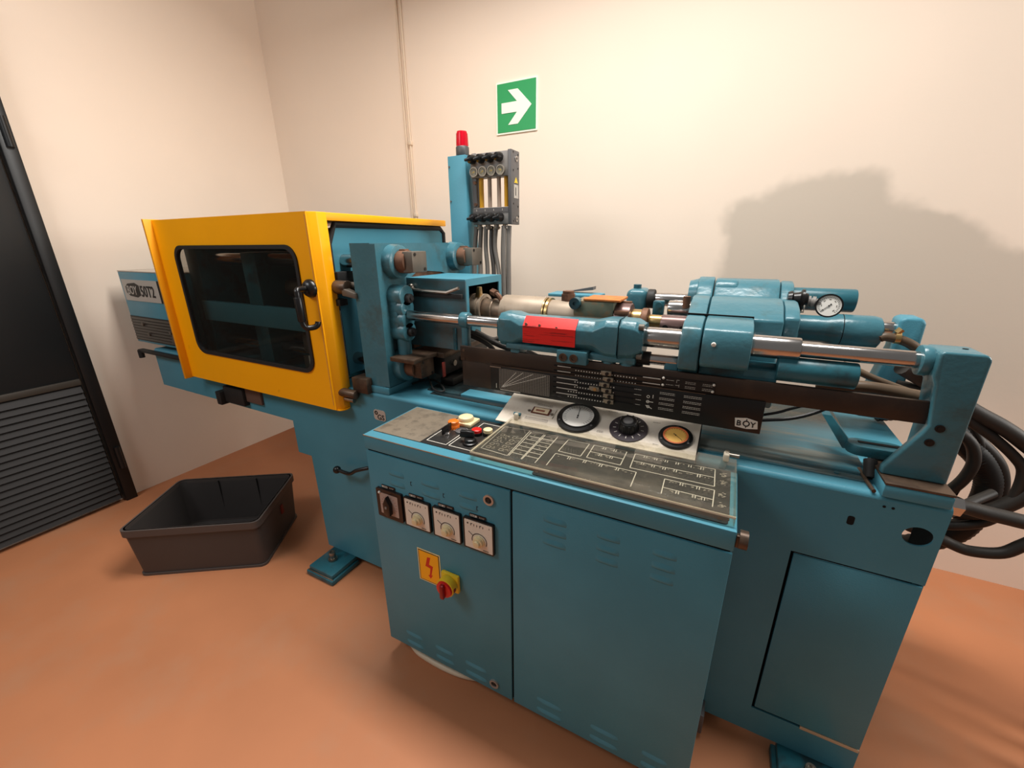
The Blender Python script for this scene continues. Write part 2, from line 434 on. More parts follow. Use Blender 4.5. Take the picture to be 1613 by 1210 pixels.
part('panel_edge_or_gap_light', MB().box((0.36, YF-0.0015, 0.145), (0.4985, YF+0.002, 0.1565), 0.001), mat('gap_light_strip', (190, 170, 140), 0.5), bed, 'pale strip for the bright gap under the panel')  # pale colour stands in for the light showing through the gap
part('slot', MB().prism(rrect(0.328, 0.850, 0.342, 0.874, 0.005), 'y', YF-0.0006, YF+0.001), HOLE, bed)
for x in (0.386, 0.402):
    part('screw_hole', MB().cyl((x, YF-0.0008, 0.917), (x, YF+0.001, 0.917), 0.0032, n=10), HOLE, bed)
# levelling pads
for nm, x0, x1, y0 in (('left', -1.617, -1.44, 0.965), ('right', 0.307, 0.50, 0.985)):
    fp = part('foot_pad', MB().box((x0, y0, 0.0), (x1, 1.13, 0.026), 0.006).box((x0+0.012, y0+0.01, 0.026), (x1-0.008, 1.13, 0.05), 0.006), TEALDK, bed)
    part('pad_trim', MB().box((x0+0.008, y0+0.006, 0.0245), (x1-0.004, y0+0.012, 0.031), 0.002), STEEL, fp)
    bx_ = x0+0.085
    part('bolt', MB().cyl((bx_, 1.055, 0.05), (bx_, 1.055, 0.058), 0.022, n=16).cyl((bx_, 1.055, 0.058), (bx_, 1.055, 0.092), 0.0155, n=18, bev=0.002)._ring((bx_, 1.055, 0.092), (0, 0, 1), 0.008, 0.0135, 0.004, 16), STEEL, fp)
# bed top: stained way plate, groove, blocks
part('way_plate', MB().box((-0.05, 1.196, ZT-0.002), (0.365, YR-0.02, ZT+0.010), 0.003), TEALOIL, bed, 'oil-stained top plate')
part('way_plate', MB().box((-1.02, 1.235, ZT-0.002), (-0.06, YR-0.02, ZT+0.006), 0.002), mat('oil_blackened_top', (46, 66, 70), 0.22, var=0.25, vscale=9, dirt=(26, 26, 25), damt=0.85, dscale=7, thresh=(0.4, 0.58)), bed, 'oil-blackened middle of the bed top')
part('front_ledge', MB().box((-0.05, 1.165, ZT-0.002), (0.36, 1.194, ZT+0.004), 0.001), TEALOIL, bed)
part('groove', MB().box((-0.985, 1.205, ZT-0.002), (-0.55, 1.232, ZT+0.0015)), mat('oily_groove', (44, 54, 56), 0.3), bed, 'dark oily groove')
part('ledge_strip', MB().box((-0.86, 1.233, ZT), (-0.56, 1.30, ZT+0.010), 0.002), TEAL, bed)
part('ledge_screw', MB().cyl((0.055, 1.18, ZT+0.002), (0.055, 1.18, ZT+0.008), 0.006, n=12), STEEL, bed)
part('ledge_screw', MB().cyl((0.30, 1.18, ZT+0.002), (0.30, 1.18, ZT+0.007), 0.006, n=12), TEALDK, bed)
pp = part('post_pad', MB().box((0.372, 1.108, ZT), (0.492, 1.26, 0.976), 0.004), TEAL, bed)
part('pad_top', MB().box((0.3725, 1.1085, 0.976), (0.4915, 1.26, 0.982), 0.0015), OILBROWN, pp, 'bare brown top of the pad')
part('copper_pipe', MB().tube([(0.361, 1.121, ZT+0.004), (0.356, 1.17, ZT+0.006), (0.352, 1.22, ZT+0.01)], 0.0045, 8), OILBROWN, bed)
part('platen_pad', MB().box((-1.24, 1.122, ZT), (-1.115, 1.30, 0.972), 0.003), TEAL, bed)
part('stop_block', MB().box((-1.285, 1.10, 0.94), (-1.205, 1.165, 1.002), 0.003), OILBROWN, bed, 'brown steel stop block')
st = part('stop_pin', MB().cyl((-1.38, 1.095, 0.932), (-1.262, 1.095, 0.932), 0.018, n=20, bev=0.003), OILBROWN, bed)
part('stop_pin', MB().cyl((-1.38, 1.10, 0.902), (-1.285, 1.10, 0.902), 0.010, n=14), STEEL, bed)
# small lever with a ball, black bracket, approval sticker
lv = part('lever', MB().tube([(-1.41, 1.075, 0.562), (-1.35, 1.075, 0.562), (-1.31, 1.08, 0.585), (-1.26, 1.10, 0.60), (-1.25, 1.12, 0.60)], 0.008, 10), BLACK, bed)
part('knob', MB().ball((-1.425, 1.075, 0.562), 0.017), BLACK, lv)
part('bracket', MB().box((-2.21, 1.09, 0.742), (-2.05, 1.12, 0.83), 0.006).box((-2.25, 1.07, 0.73), (-2.21, 1.12, 0.80), 0.004), RUBBER, bed, 'black bracket under the overhang')
part('bracket_plate', MB().box((-2.05, 1.105, 0.765), (-1.93, 1.119, 0.845), 0.003), REDWIRE, bed, 'faded plate beside the bracket')
part('guide_rail', MB().box((-3.0, 1.088, 0.918), (-2.35, 1.118, 0.934), 0.003), RUBBER, bed)
part('rail_stop', MB().cyl((-2.985, 1.095, 0.885), (-2.985, 1.095, 0.93), 0.014, n=14), RUBBER, bed)
gs = part('approval_sticker', MB().prism(rrect(-1.204, 0.83, -1.142, 0.875, 0.012), 'y', YF-0.0016, YF), SILVER, bed)
text('letters', 'GS', INK, gs, (-1.186, YF-0.0018, 0.834), (1, 0, 0), (0, 0, 1), 0.031)
part('emblem', MB()._ring((-1.19, YF-0.0026, 0.861), (0, 1, 0), 0.004, 0.0085, 0.001, 16), INK, gs)
part('rear_foot', MB().box((-1.66, 1.5, 0.0), (-1.5, 1.68, 0.06), 0.006), TEALDK, bed)
part('rear_foot', MB().box((0.3, 1.5, 0.0), (0.49, 1.68, 0.06), 0.006), TEALDK, bed)
part('end_bracket', MB().box((0.485, 1.40, 0.57), (0.56, 1.47, 0.60), 0.004).box((0.55, 1.40, 0.57), (0.575, 1.47, 0.63), 0.004), TEALDK, bed)

# ================================================================ rear cover with name plate
rc = thing('rear_cover', 'teal rear cover with the machine name plate, left of the yellow guard', 'cover', (-2.76, 1.39, 0.945))
part('housing', MB().box((-3.04, YF, 0.972), (-2.43, YR, 1.366), 0.004), TEAL, rc)
part('top_sheet', MB().box((-3.04, YF, 1.366), (-2.43, YR, 1.372), 0.001), mat('pale_grey_top', (176, 164, 150), 0.35), rc, 'pale grey top sheet')
np_ = part('name_plate', MB().box((-3.018, YF-0.003, 1.212), (-2.64, YF, 1.326)), LBLGREY, rc, 'pale name plate')
part('dark_band', MB().box((-2.64, YF-0.003, 1.212), (-2.43, YF, 1.326)), INK, rc)
part('logo_field', MB().prism([(-2.985, 1.255), (-2.955, 1.238), (-2.875, 1.232), (-2.835, 1.245), (-2.835, 1.297), (-2.875, 1.31), (-2.955, 1.304), (-2.985, 1.287)], 'y', YF-0.004, YF-0.003), INK, np_)
text('letters', 'BOY', LBLGREY, np_, (-2.972, YF-0.0045, 1.248), (1, 0, 0), (0, 0, 1), 0.064, sx=0.84)
text('letters', '50T2', INK, np_, (-2.828, YF-0.0042, 1.240), (1, 0, 0), (0, 0, 1), 0.082, sx=0.86)
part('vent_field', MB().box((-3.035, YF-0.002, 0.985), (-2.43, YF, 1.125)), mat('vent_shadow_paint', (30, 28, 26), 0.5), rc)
for i in range(8):
    z = 0.992 + i*0.0165
    part('vent_slat', MB().hexa([(-3.03, YF-0.007, z), (-2.43, YF-0.007, z), (-2.43, YF-0.001, z+0.002), (-3.03, YF-0.001, z+0.002),
         (-3.03, YF-0.005, z+0.004), (-2.43, YF-0.005, z+0.004), (-2.43, YF-0.001, z+0.012), (-3.03, YF-0.001, z+0.012)]), mat('vent_slat_brown', (58, 52, 46), 0.4), rc)
for x, z in ((-2.9, 1.085), (-2.86, 1.03), (-2.62, 1.06), (-2.6, 1.035), (-2.61, 1.015)):
    part('vent_screw', MB().cyl((x, YF-0.012, z), (x, YF-0.003, z), 0.011, n=12), GREYMET, rc)

# ================================================================ clamp unit inside the guard and the fixed platen
cl = thing('clamp_unit', 'teal clamping unit with fixed platen and tie bars behind the smoked window', 'machine part', (-1.5, 1.4, 0.955))
# rear shield plate with cut corners facing the injection side
XS = -1.362
sh = [(1.155, 0.985), (1.86, 0.985), (1.86, 1.545), (1.835, 1.563), (1.19, 1.560), (1.155, 1.495)]
part('shield_plate', MB().prism(sh, 'x', XS-0.012, XS), TEAL, cl)
gk = [(1.146, 0.985), (1.146, 1.50), (1.184, 1.570), (1.842, 1.572), (1.87, 1.55), (1.87, 0.985)]
part('shield_gasket', MB().tube([(XS-0.002, y, z) for y, z in gk], 0.0125, 8, smooth=False), RUBBER, cl)
# fixed platen
pl = [(1.128, 0.972), (1.675, 0.972), (1.675, 1.503), (1.128, 1.503)]
part('fixed_platen', MB().prism(pl, 'x', -1.235, -1.138), TEALCAST, cl)
# cast front rim of the platen, waisted like the casting
rim = [(1.128, 0.975), (1.128, 1.50), (1.675, 1.50), (1.675, 1.41), (1.60, 1.36), (1.50, 1.385), (1.35, 1.40), (1.29, 1.37), (1.255, 1.33), (1.20, 1.28), (1.175, 1.22),
       (1.17, 1.13), (1.175, 1.09), (1.22, 1.06), (1.22, 0.975)]
part('platen_rim', MB().prism(rim, 'x', -1.138, -1.114), TEALCAST, cl)
part('platen_recess', MB().box((-1.142, 1.27, 1.02), (-1.136, 1.62, 1.36)), TEALDK, cl)
for (y, z, xb) in ((1.212, 1.438, 0), (1.60, 1.445, 0), (1.212, 1.045, 0), (1.60, 1.045, 0)):
    part('tie_boss', MB().lathe([(0, 0.062), (0.045, 0.058), (0.05, 0.05)], (-1.125, y, z), (1, 0, 0)), TEALCAST, cl)
    nt_ = part('tie_nut', MB().cyl((-1.08, y, z), (-1.035, y, z), 0.040, n=28, bev=0.003).box((-1.072, y-0.012, z+0.032), (-1.045, y+0.012, z+0.044), 0.002), RUST, cl, 'rusty tie bar nut')
    part('lock_block', MB().box((-1.045, y-0.028, z-0.036), (-1.0, y+0.052, z+0.036), 0.003), GREYMET if z > 1.2 else OILBROWN, nt_)
    for dy, dz in ((-0.014, 0.026), (0.038, -0.026)):
        part('lock_screw', MB().cyl((-1.001, y+dy, z+dz), (-0.998, y+dy, z+dz), 0.006, n=10), BLACK, nt_)
    part('tie_bar', MB().cyl((-2.40, y, z), (-1.23, y, z), 0.026, n=20), CHROME, cl)
# wavy boss that carries the front guide rod
mm = MB()
for z, r in ((1.318, 0.040), (1.274, 0.036), (1.230, 0.036), (1.186, 0.038)):
    mm.cyl((-1.125, 1.20, z), (-1.052, 1.20, z), r, n=24, bev=0.006)
mm.box((-1.12, 1.166, 1.185), (-1.075, 1.234, 1.325), 0.006)
mm.cyl((-1.085, 1.20, 1.07), (-1.085, 1.20, 1.19), 0.026, n=18)
part('rod_boss', mm, TEALCAST, cl)
for z in (1.31, 1.185):
    part('boss_bolt', MB().cyl((-1.056, 1.20, z), (-1.034, 1.20, z), 0.017, n=18, bev=0.002).cyl((-1.034, 1.20, z), (-1.028, 1.20, z), 0.008, n=6), RUBBER, cl)
part('support_bracket', MB().box((-1.16, 1.30, 1.09), (-1.125, 1.52, 1.40), 0.003), RUST, cl, 'rusty mould backing plate')
# brown guide plates under the nozzle
part('guide_plate', MB().box((-1.10, 1.13, 1.082), (-0.985, 1.27, 1.098), 0.002), OILBROWN, cl)
part('guide_plate', MB().box((-1.10, 1.27, 1.075), (-0.955, 1.60, 1.096), 0.002), OILBROWN, cl)
part('lower_beam', MB().box((-1.02, 1.285, 1.0), (-0.965, 1.62, 1.075), 0.004).box((-1.0, 1.30, 0.955), (-0.94, 1.62, 0.985), 0.003), mat('black_oily_steel', (34, 32, 30), 0.35, 0.3), cl)
for i in range(3):
    part('beam_bolt', MB().cyl((-0.966, 1.34+i*0.07, 1.04), (-0.952, 1.34+i*0.07, 1.04), 0.012, n=12), STEEL, cl)
part('tape_tag', MB().box((-0.962, 1.262, 1.0), (-0.955, 1.278, 1.06), 0.002), REDTAPE, cl, 'red tape on the cable')
# latch on the guard side
lt_ = part('latch_bush', MB().cyl((-1.345, 1.135, 1.345), (-1.275, 1.135, 1.345), 0.026, n=24, bev=0.003), OILBROWN, cl)
part('latch_tongue', MB().hexa([(-1.285, 1.11, 1.318), (-1.225, 1.115, 1.308), (-1.225, 1.14, 1.308), (-1.285, 1.14, 1.318),
     (-1.285, 1.11, 1.345), (-1.225, 1.115, 1.328), (-1.225, 1.14, 1.328), (-1.285, 1.14, 1.345)], 0.002), GREYMET, lt_)
part('latch_bolt', MB().cyl((-1.30, 1.16, 1.352), (-1.215, 1.16, 1.352), 0.012, n=16).cyl((-1.222, 1.16, 1.352), (-1.20, 1.16, 1.352), 0.017, n=6), GREYMET, lt_)
part('latch_block', MB().box((-1.36, 1.14, 1.32), (-1.33, 1.22, 1.40), 0.003).box((-1.35, 1.12, 1.275), (-1.315, 1.16, 1.30), 0.003), RUBBER, cl)
part('latch_rod', MB().cyl((-1.35, 1.135, 0.96), (-1.345, 1.135, 1.255), 0.007, n=10), STEEL, cl)
# inside the guard, seen through the smoked window
part('moving_platen', MB().box((-1.92, 1.14, 0.98), (-1.82, 1.67, 1.47), 0.008), TEALDK, cl)
part('rear_platen', MB().box((-2.36, 1.14, 0.98), (-2.26, 1.67, 1.50), 0.008), TEALDK, cl)
part('cross_beam', MB().box((-2.30, 1.135, 1.15), (-1.42, 1.16, 1.245), 0.004), TEAL, cl)
for x, z in ((-1.55, 1.215), (-1.53, 1.17), (-1.49, 1.225), (-1.49, 1.175)):
    part('beam_bolt', MB().cyl((x, 1.128, z), (x, 1.137, z), 0.007, n=10), HOLE, cl)
part('ram', MB().cyl((-1.92, 1.30, 1.31), (-1.43, 1.30, 1.31), 0.045, n=24), BRONZE, cl)
fl = part('ram_flange', MB().cyl((-1.95, 1.30, 1.31), (-1.90, 1.30, 1.31), 0.11, n=28, bev=0.006), GREYMET, cl)
for i in range(6):
    a = i*PI/3+0.3
    part('flange_bolt', MB().cyl((-1.905, 1.30+0.08*math.cos(a), 1.31+0.08*math.sin(a)), (-1.885, 1.30+0.08*math.cos(a), 1.31+0.08*math.sin(a)), 0.018, n=8), HOLE, fl)
mo = part('ejector_motor', MB().cyl((-1.62, 1.25, 1.04), (-1.62, 1.25, 1.13), 0.075, n=24, bev=0.01).box((-1.70, 1.20, 0.95), (-1.54, 1.30, 1.05), 0.01), GREYMET, cl)
part('motor_label', MB().box((-1.655, 1.197, 0.965), (-1.62, 1.199, 1.03)), PRINT, mo)
part('motor_pipe', MB().cyl((-2.0, 1.28, 1.08), (-1.66, 1.28, 1.075), 0.02, n=14), OILBROWN, cl)
part('inner_floor', MB().box((-2.4, 1.13, ZT), (-1.42, 1.66, ZT+0.006)), TEALDK, cl)
bp = [(-2.42, 0.95), (-1.40, 0.95), (-1.40, 1.585), (-2.42, 1.585)]
part('back_screen', MB().prism(bp, 'y', 1.70, 1.706, holes=[[(-2.36, 1.405), (-2.12, 1.405), (-2.12, 1.425), (-2.36, 1.43)], [(-1.86, 1.42), (-1.5, 1.437), (-1.5, 1.44), (-1.86, 1.44)], [(-1.66, 1.10), (-1.56, 1.10), (-1.56, 1.112), (-1.66, 1.112)]]), mat('dark_screen', (28, 28, 28), 0.6), cl)

# ================================================================ yellow guard door
gd = thing('guard_door', 'yellow sliding guard with a smoked window and black handle', 'guard', (-1.85, 1.06, 0.865))
GY = 1.06; GX0, GX1, GZ0, GZ1 = -2.40, -1.355, 0.862, 1.61
win = rrect(-2.26, 1.013, -1.442, 1.492, 0.055, 6)
m = MB().prism([(GX0, GZ0), (GX1, GZ0), (GX1, GZ1), (GX0, GZ1)], 'y', GY, GY+0.006, holes=[win])
part('front_sheet', m, YEL, gd)
part('top_sheet', MB().box((GX0, GY+0.006, GZ1-0.006), (GX1-0.004, 1.86, GZ1)), YEL, gd)
part('end_flange', MB().hexa([(GX1-0.004, GY, GZ0), (GX1+0.02, GY+0.03, GZ0), (GX1+0.02, GY+0.072, GZ0), (GX1-0.004, GY+0.072, GZ0),
     (GX1-0.004, GY, GZ1), (GX1+0.02, GY+0.03, GZ1), (GX1+0.02, GY+0.072, GZ1), (GX1-0.004, GY+0.072, GZ1)], 0.003)
     .cyl((GX1, GY+0.036, GZ0), (GX1, GY+0.036, GZ0-0.004), 0.03, n=20), YEL, gd, 'bright end flange')
part('top_flange', MB().box((GX1-0.004, GY+0.04, GZ1-0.028), (GX1+0.0195, 1.86, GZ1-0.0005), 0.002), YEL, gd)
part('worn_edge', MB().box((GX1-0.008, GY-0.0012, GZ0+0.02), (GX1-0.004, GY+0.001, GZ1-0.01)), YELWORN, gd)
part('left_lip', MB().box((GX0-0.006, GY-0.032, GZ0-0.005), (GX0, GY+0.05, GZ1+0.004), 0.001), YEL, gd)
part('lip_edge', MB().box((GX0-0.012, GY-0.033, GZ0-0.005), (GX0-0.006, GY+0.05, GZ1+0.004), 0.001), YELWORN, gd)
gask = MB().prism(rrect(-2.268, 1.005, -1.434, 1.50, 0.06, 6), 'y', GY-0.006, GY+0.010, holes=[rrect(-2.253, 1.020, -1.449, 1.485, 0.05, 6)])
part('window_gasket', gask, RUBBER, gd)
part('window_pane', MB().prism(rrect(-2.256, 1.017, -1.446, 1.488, 0.05, 6), 'y', GY, GY+0.004), TINT, gd)
hd = part('handle', MB().tube([(-1.386, 1.05, 1.347), (-1.386, 1.015, 1.347), (-1.384, 1.0, 1.343), (-1.380, 0.996, 1.325), (-1.378, 0.996, 1.25), (-1.376, 0.997, 1.222), (-1.370, 1.006, 1.208), (-1.358, 1.028, 1.208), (-1.352, 1.038, 1.216), (-1.352, 1.042, 1.226)], 0.0105, 12), BLACK, gd)
part('handle_flange', MB().lathe([(0, 0.034), (0.008, 0.034), (0.02, 0.026), (0.026, 0.014)], (-1.386, GY, 1.345), (0, -1, 0)), BLACK, hd)
part('handle_grip', MB().cyl((-1.377, 0.996, 1.232), (-1.380, 0.996, 1.32), 0.0155, n=16, bev=0.004), BLACK, hd)
# ================================================================ injection unit
iu = thing('injection_unit', 'teal injection unit with chrome rods, barrel and two end posts on the bed', 'machine part', (-0.2, 1.39, 0.976))
RY, RZ, BY = 1.20, 1.248, 1.58
def collar(nm, x0, x1, y, z, r, m, lab=None): return part(nm, MB().cyl((x0, y, z), (x1, y, z), r, n=28, bev=min(0.004, abs(x1-x0)*0.2)), m, iu, lab)
# front guide rod
collar('front_rod', -1.05, -0.62, RY, RZ, 0.0185, CHROME, 'chrome front rod, left length')
collar('front_rod', 0.15, 0.43, RY, RZ, 0.0188, CHROME, 'chrome front rod, right length')
collar('rod_sleeve', -0.20, -0.08, RY, RZ-0.002, 0.0285, CHROME, 'thick chrome sleeve left of the carriage')
collar('rod_sleeve', 0.05, 0.172, RY, RZ, 0.0285, CHROME, 'thick chrome sleeve right of the carriage')
cr = part('rod_clamp', MB().cyl((-0.815, RY, RZ), (-0.785, RY, RZ), 0.027, n=28, bev=0.003).box((-0.812, RY-0.012, 1.10), (-0.788, RY+0.012, RZ-0.015), 0.003), TEALCAST, iu, 'teal rod clamp')
# front cylinder casting with red label
CZ = 1.237
def oct_(hy, hz, c, cy=RY, cz=CZ): return [(cy-hy+c, cz-hz), (cy+hy-c, cz-hz), (cy+hy, cz-hz+c), (cy+hy, cz+hz-c), (cy+hy-c, cz+hz), (cy-hy+c, cz+hz), (cy-hy, cz+hz-c), (cy-hy, cz-hz+c)]
def loft(mb, secs):                       # secs: (x, yz polygon) with equal vertex counts
    rings = [[mb.bm.verts.new((x, u, v)) for u, v in pg] for x, pg in secs]
    n = len(rings[0]); mb.bm.faces.new(rings[0]); mb.bm.faces.new(rings[-1][::-1])
    for A, B in zip(rings, rings[1:]):
        for i in range(n): mb.bm.faces.new([A[i], A[(i+1) % n], B[(i+1) % n], B[i]])
    mb._bev([v for r in rings for v in r], 0.003, 2, 0.35)
    return mb
m = MB()
loft(m, [(-0.655, oct_(0.034, 0.036, 0.015)), (-0.642, oct_(0.050, 0.052, 0.018)), (-0.600, oct_(0.050, 0.052, 0.018)), (-0.568, oct_(0.050, 0.046, 0.026)),
         (-0.335, oct_(0.050, 0.046, 0.026)), (-0.300, oct_(0.052, 0.054, 0.016)), (-0.262, oct_(0.052, 0.055, 0.016))])
fc = part('front_cylinder', m, TEALCAST, iu, 'teal front cylinder casting')
m = MB()
loft(m, [(-0.258, oct_(0.052, 0.055, 0.016)), (-0.218, oct_(0.052, 0.055, 0.02)), (-0.194, oct_(0.044, 0.044, 0.022))])
part('cylinder_head', m, TEALCAST, fc)
part('head_bolt', MB().cyl((-0.208, 1.163, 1.278), (-0.194, 1.163, 1.278), 0.009, n=12), GREYMET, fc)
part('head_bolt', MB().cyl((-0.208, 1.163, 1.196), (-0.194, 1.163, 1.196), 0.009, n=12), GREYMET, fc)
m = MB()
ys = [(1.150, 1.205), (1.150, 1.257), (1.163, 1.2705), (1.176, 1.2835)]
for (a, b) in zip(ys, ys[1:]):
    pass
f_ = [(-0.0016, 0), (-0.0016, 0.0), (-0.0012, 0.0012), (-0.0012, 0.0012)]
V = [[m.bm.verts.new((x, y+dy, z+dz)) for x in (-0.556, -0.385)] for (y, z), (dy, dz) in zip(ys, f_)]
for A, B in zip(V, V[1:]): m.bm.faces.new([A[0], A[1], B[1], B[0]])
rl = part('red_label', m, RED, fc, 'worn red label')
for x, z in ((-0.545, 1.263), (-0.50, 1.262), (-0.445, 1.258)):
    part('label_rivet', MB().cyl((x, 1.149, z), (x, 1.153, z), 0.004, n=10), STEEL, rl)
# foot blocks below the cylinder
part('port_block', MB().box((-0.44, 1.142, 1.155), (-0.345, 1.25, 1.195), 0.004), TEALCAST, fc)
for x in (-0.418, -0.385):
    part('port_plug', MB()._ring((x, 1.1385, 1.174), (0, 1, 0), 0.006, 0.0125, 0.004, 18).cyl((x, 1.141, 1.174), (x, 1.145, 1.174), 0.007, n=6), OILBROWN, fc)
part('cylinder_foot', MB().box((-0.62, 1.155, 1.178), (-0.44, 1.24, 1.195), 0.004).box((-0.61, 1.165, 1.155), (-0.575, 1.23, 1.185), 0.006), TEALCAST, fc)
part('cylinder_foot', MB().box((-0.345, 1.16, 1.17), (-0.21, 1.24, 1.19), 0.004).cyl((-0.29, 1.185, 1.163), (-0.29, 1.185, 1.18), 0.022, n=16).cyl((-0.235, 1.185, 1.163), (-0.235, 1.185, 1.18), 0.024, n=16), TEALCAST, fc)
# carriage casting
prof = [(1.180, 1.085), (1.178, 1.168), (1.142, 1.180), (1.138, 1.20), (1.138, 1.262), (1.152, 1.288), (1.185, 1.303), (1.262, 1.306), (1.285, 1.312), (1.33, 1.334), (1.39, 1.345), (1.44, 1.342), (1.475, 1.332), (1.49, 1.335), (1.515, 1.360), (1.545, 1.380), (1.585, 1.388), (1.63, 1.372), (1.655, 1.33), (1.655, 1.25), (1.60, 1.12)]
cg = part('carriage_plate', MB().prism(prof, 'x', -0.098, -0.049, bev=0.006), TEALCAST, iu, 'cast front plate of the carriage')
low = [(1.182, 1.09), (1.182, 1.19), (1.262, 1.19), (1.262, 1.303), (1.285, 1.312), (1.33, 1.334), (1.39, 1.345), (1.44, 1.342), (1.475, 1.332), (1.49, 1.335), (1.515, 1.360), (1.545, 1.380), (1.585, 1.384), (1.63, 1.368), (1.65, 1.33), (1.65, 1.25), (1.60, 1.12)]
part('carriage_body', MB().prism(low, 'x', -0.046, 0.135, bev=0.006), TEALCAST, iu, 'cast body of the carriage')
part('carriage_end', MB().prism([(1.285, 1.20), (1.285, 1.308), (1.33, 1.330), (1.39, 1.340), (1.44, 1.338), (1.475, 1.328), (1.49, 1.331), (1.515, 1.355), (1.545, 1.374), (1.585, 1.38), (1.63, 1.365), (1.648, 1.33), (1.648, 1.2)], 'x', 0.137, 0.172, bev=0.006), TEALCAST, iu)
lob = [(1.150, 1.19), (1.138, 1.205), (1.138, 1.262), (1.152, 1.288), (1.185, 1.303), (1.262, 1.308), (1.262, 1.19)]
part('rod_bearing', MB().prism(lob, 'x', -0.046, 0.066, bev=0.005), TEALCAST, iu)
part('bearing_groove', MB().box((-0.096, 1.258, 1.3035), (0.066, 1.264, 1.311)), HOLE, iu)
part('grease_nipple', MB().lathe([(0, 0.005), (0.006, 0.006), (0.009, 0.004)], (-0.018, 1.139, 1.255), (0, -1, 0), 12), PRINT, iu)
part('back_lobe', MB().cyl((-0.125, BY, 1.325), (-0.098, BY, 1.325), 0.048, 0.056, n=24), TEALCAST, iu)
part('lobe_ridge', MB().cyl((-0.046, BY-0.03, 1.346), (0.02, BY-0.03, 1.346), 0.038, n=20, bev=0.008), TEALCAST, iu)
part('side_lug', MB().box((-0.135, 1.18, 1.10), (-0.098, 1.24, 1.19), 0.006), TEALCAST, iu)
# lower front cylinder and its piston rod
collar('lower_cylinder', 0.13, 0.292, 1.195, 1.197, 0.031, TEALDK, 'dull lower cylinder under the front rod')
part('lower_body', MB().cyl((-0.046, 1.225, 1.155), (0.135, 1.225, 1.155), 0.046, n=28, bev=0.004).box((-0.046, 1.18, 1.10), (0.066, 1.26, 1.192), 0.01), TEALDK, iu)
collar('piston_rod', -0.20, -0.10, 1.195, 1.185, 0.0155, CHROME)
part('rod_joint', MB().cyl((-0.215, 1.195, 1.185), (-0.175, 1.195, 1.185), 0.020, n=16).box((-0.225, 1.18, 1.145), (-0.195, 1.21, 1.185), 0.004), RUBBER, iu)
# barrel line
AY, AZ = 1.39, 1.257
collar('nozzle', -1.06, -0.86, AY, AZ, 0.022, BRONZE)
nb = collar('nozzle_band', -0.885, -0.835, AY, AZ+0.003, 0.052, SHEATH, 'stained nozzle heater band')
for x in (-0.882, -0.850, -0.834): part('band_rib', MB()._ring((x-0.004, AY, AZ+0.003), (1, 0, 0), 0.045, 0.056, 0.008, 28), SHEATH, nb)
part('band_lug', MB().hexa([(-0.862, 1.36, 1.30), (-0.838, 1.36, 1.30), (-0.838, 1.385, 1.30), (-0.862, 1.385, 1.30), (-0.845, 1.35, 1.345), (-0.83, 1.35, 1.345), (-0.83, 1.365, 1.345), (-0.845, 1.365, 1.345)], 0.002), BRASS, nb)
tl = part('terminal_clamp', MB().cyl((-0.81, 1.40, 1.325), (-0.785, 1.37, 1.327), 0.008, n=10).cyl((-0.79, 1.375, 1.327), (-0.765, 1.36, 1.322), 0.014, n=6).tube([(-0.775, 1.365, 1.325), (-0.755, 1.36, 1.315), (-0.74, 1.36, 1.29)], 0.009, 8), RUST, iu, 'rusty heater terminal')
collar('barrel', -0.84, -0.30, AY, AZ, 0.041, BRONZE, 'bare barrel')
collar('barrel_ring', -0.795, -0.785, AY, AZ, 0.0435, BRONZE)
sp = collar('barrel_sheath', -0.745, -0.575, AY, AZ, 0.060, SHEATH, 'grey-beige barrel sheath')
for x in (-0.58, -0.566): part('sheath_ring', MB()._ring((x, AY, AZ), (1, 0, 0), 0.05, 0.0575, 0.009, 28), BRASS, sp)
collar('barrel_rear', -0.56, -0.34, AY, AZ, 0.051, SHEATH)
# feed throat with rusty plates
ft = part('feed_throat', MB().box((-0.46, 1.34, 1.25), (-0.325, 1.45, 1.318), 0.004), mat('green_grey_throat', (112, 116, 98), 0.5, 0.2, var=0.2, vscale=20, dirt=(160, 110, 66), damt=0.5, dscale=22), iu, 'green-grey feed throat')
part('rusty_plate', MB().box((-0.425, 1.335, 1.318), (-0.305, 1.45, 1.325), 0.001), ORUST, ft, 'orange rusted top plate')
part('throat_nut', MB().cyl((-0.50, 1.40, 1.300), (-0.50, 1.40, 1.33), 0.026, n=6).cyl((-0.50, 1.40, 1.315), (-0.50, 1.40, 1.340), 0.02, n=14), RUST, ft)
part('throat_plug', MB()._ring((-0.452, 1.325, 1.308), (0, 1, 0), 0.006, 0.019, 0.03, 20).cyl((-0.452, 1.33, 1.308), (-0.452, 1.36, 1.308), 0.008, n=10), TEALDK, ft)
cp = part('drive_coupling', MB().cyl((-0.325, AY, AZ), (-0.275, AY, AZ), 0.055, n=20, bev=0.004), MAROON, iu, 'maroon slotted coupling')
for k in range(6):
    a = k*PI/3 + 0.5
    part('coupling_key', MB().box((-0.322, AY+0.052*math.cos(a)-0.008, AZ+0.052*math.sin(a)-0.008), (-0.278, AY+0.052*math.cos(a)+0.008, AZ+0.052*math.sin(a)+0.008), 0.002), RUST, cp)
collar('brass_sleeve', -0.275, -0.24, AY, AZ, 0.036, BRASS)
collar('rust_collar', -0.243, -0.222, AY, AZ, 0.041, RUST)
collar('screw_shaft', -0.222, -0.16, AY, AZ, 0.022, BRASS)
cb = collar('shaft_coupling', -0.182, -0.09, AY, AZ-0.006, 0.030, MAROON, 'maroon shaft coupling')
for x in (-0.165, -0.115): part('set_screw', MB().cyl((x, AY-0.031, AZ-0.012), (x, AY-0.025, AZ-0.012), 0.009, n=12), HOLE, cb)
collar('shaft_collar', -0.175, -0.10, 1.47, 1.290, 0.026, CHROME)
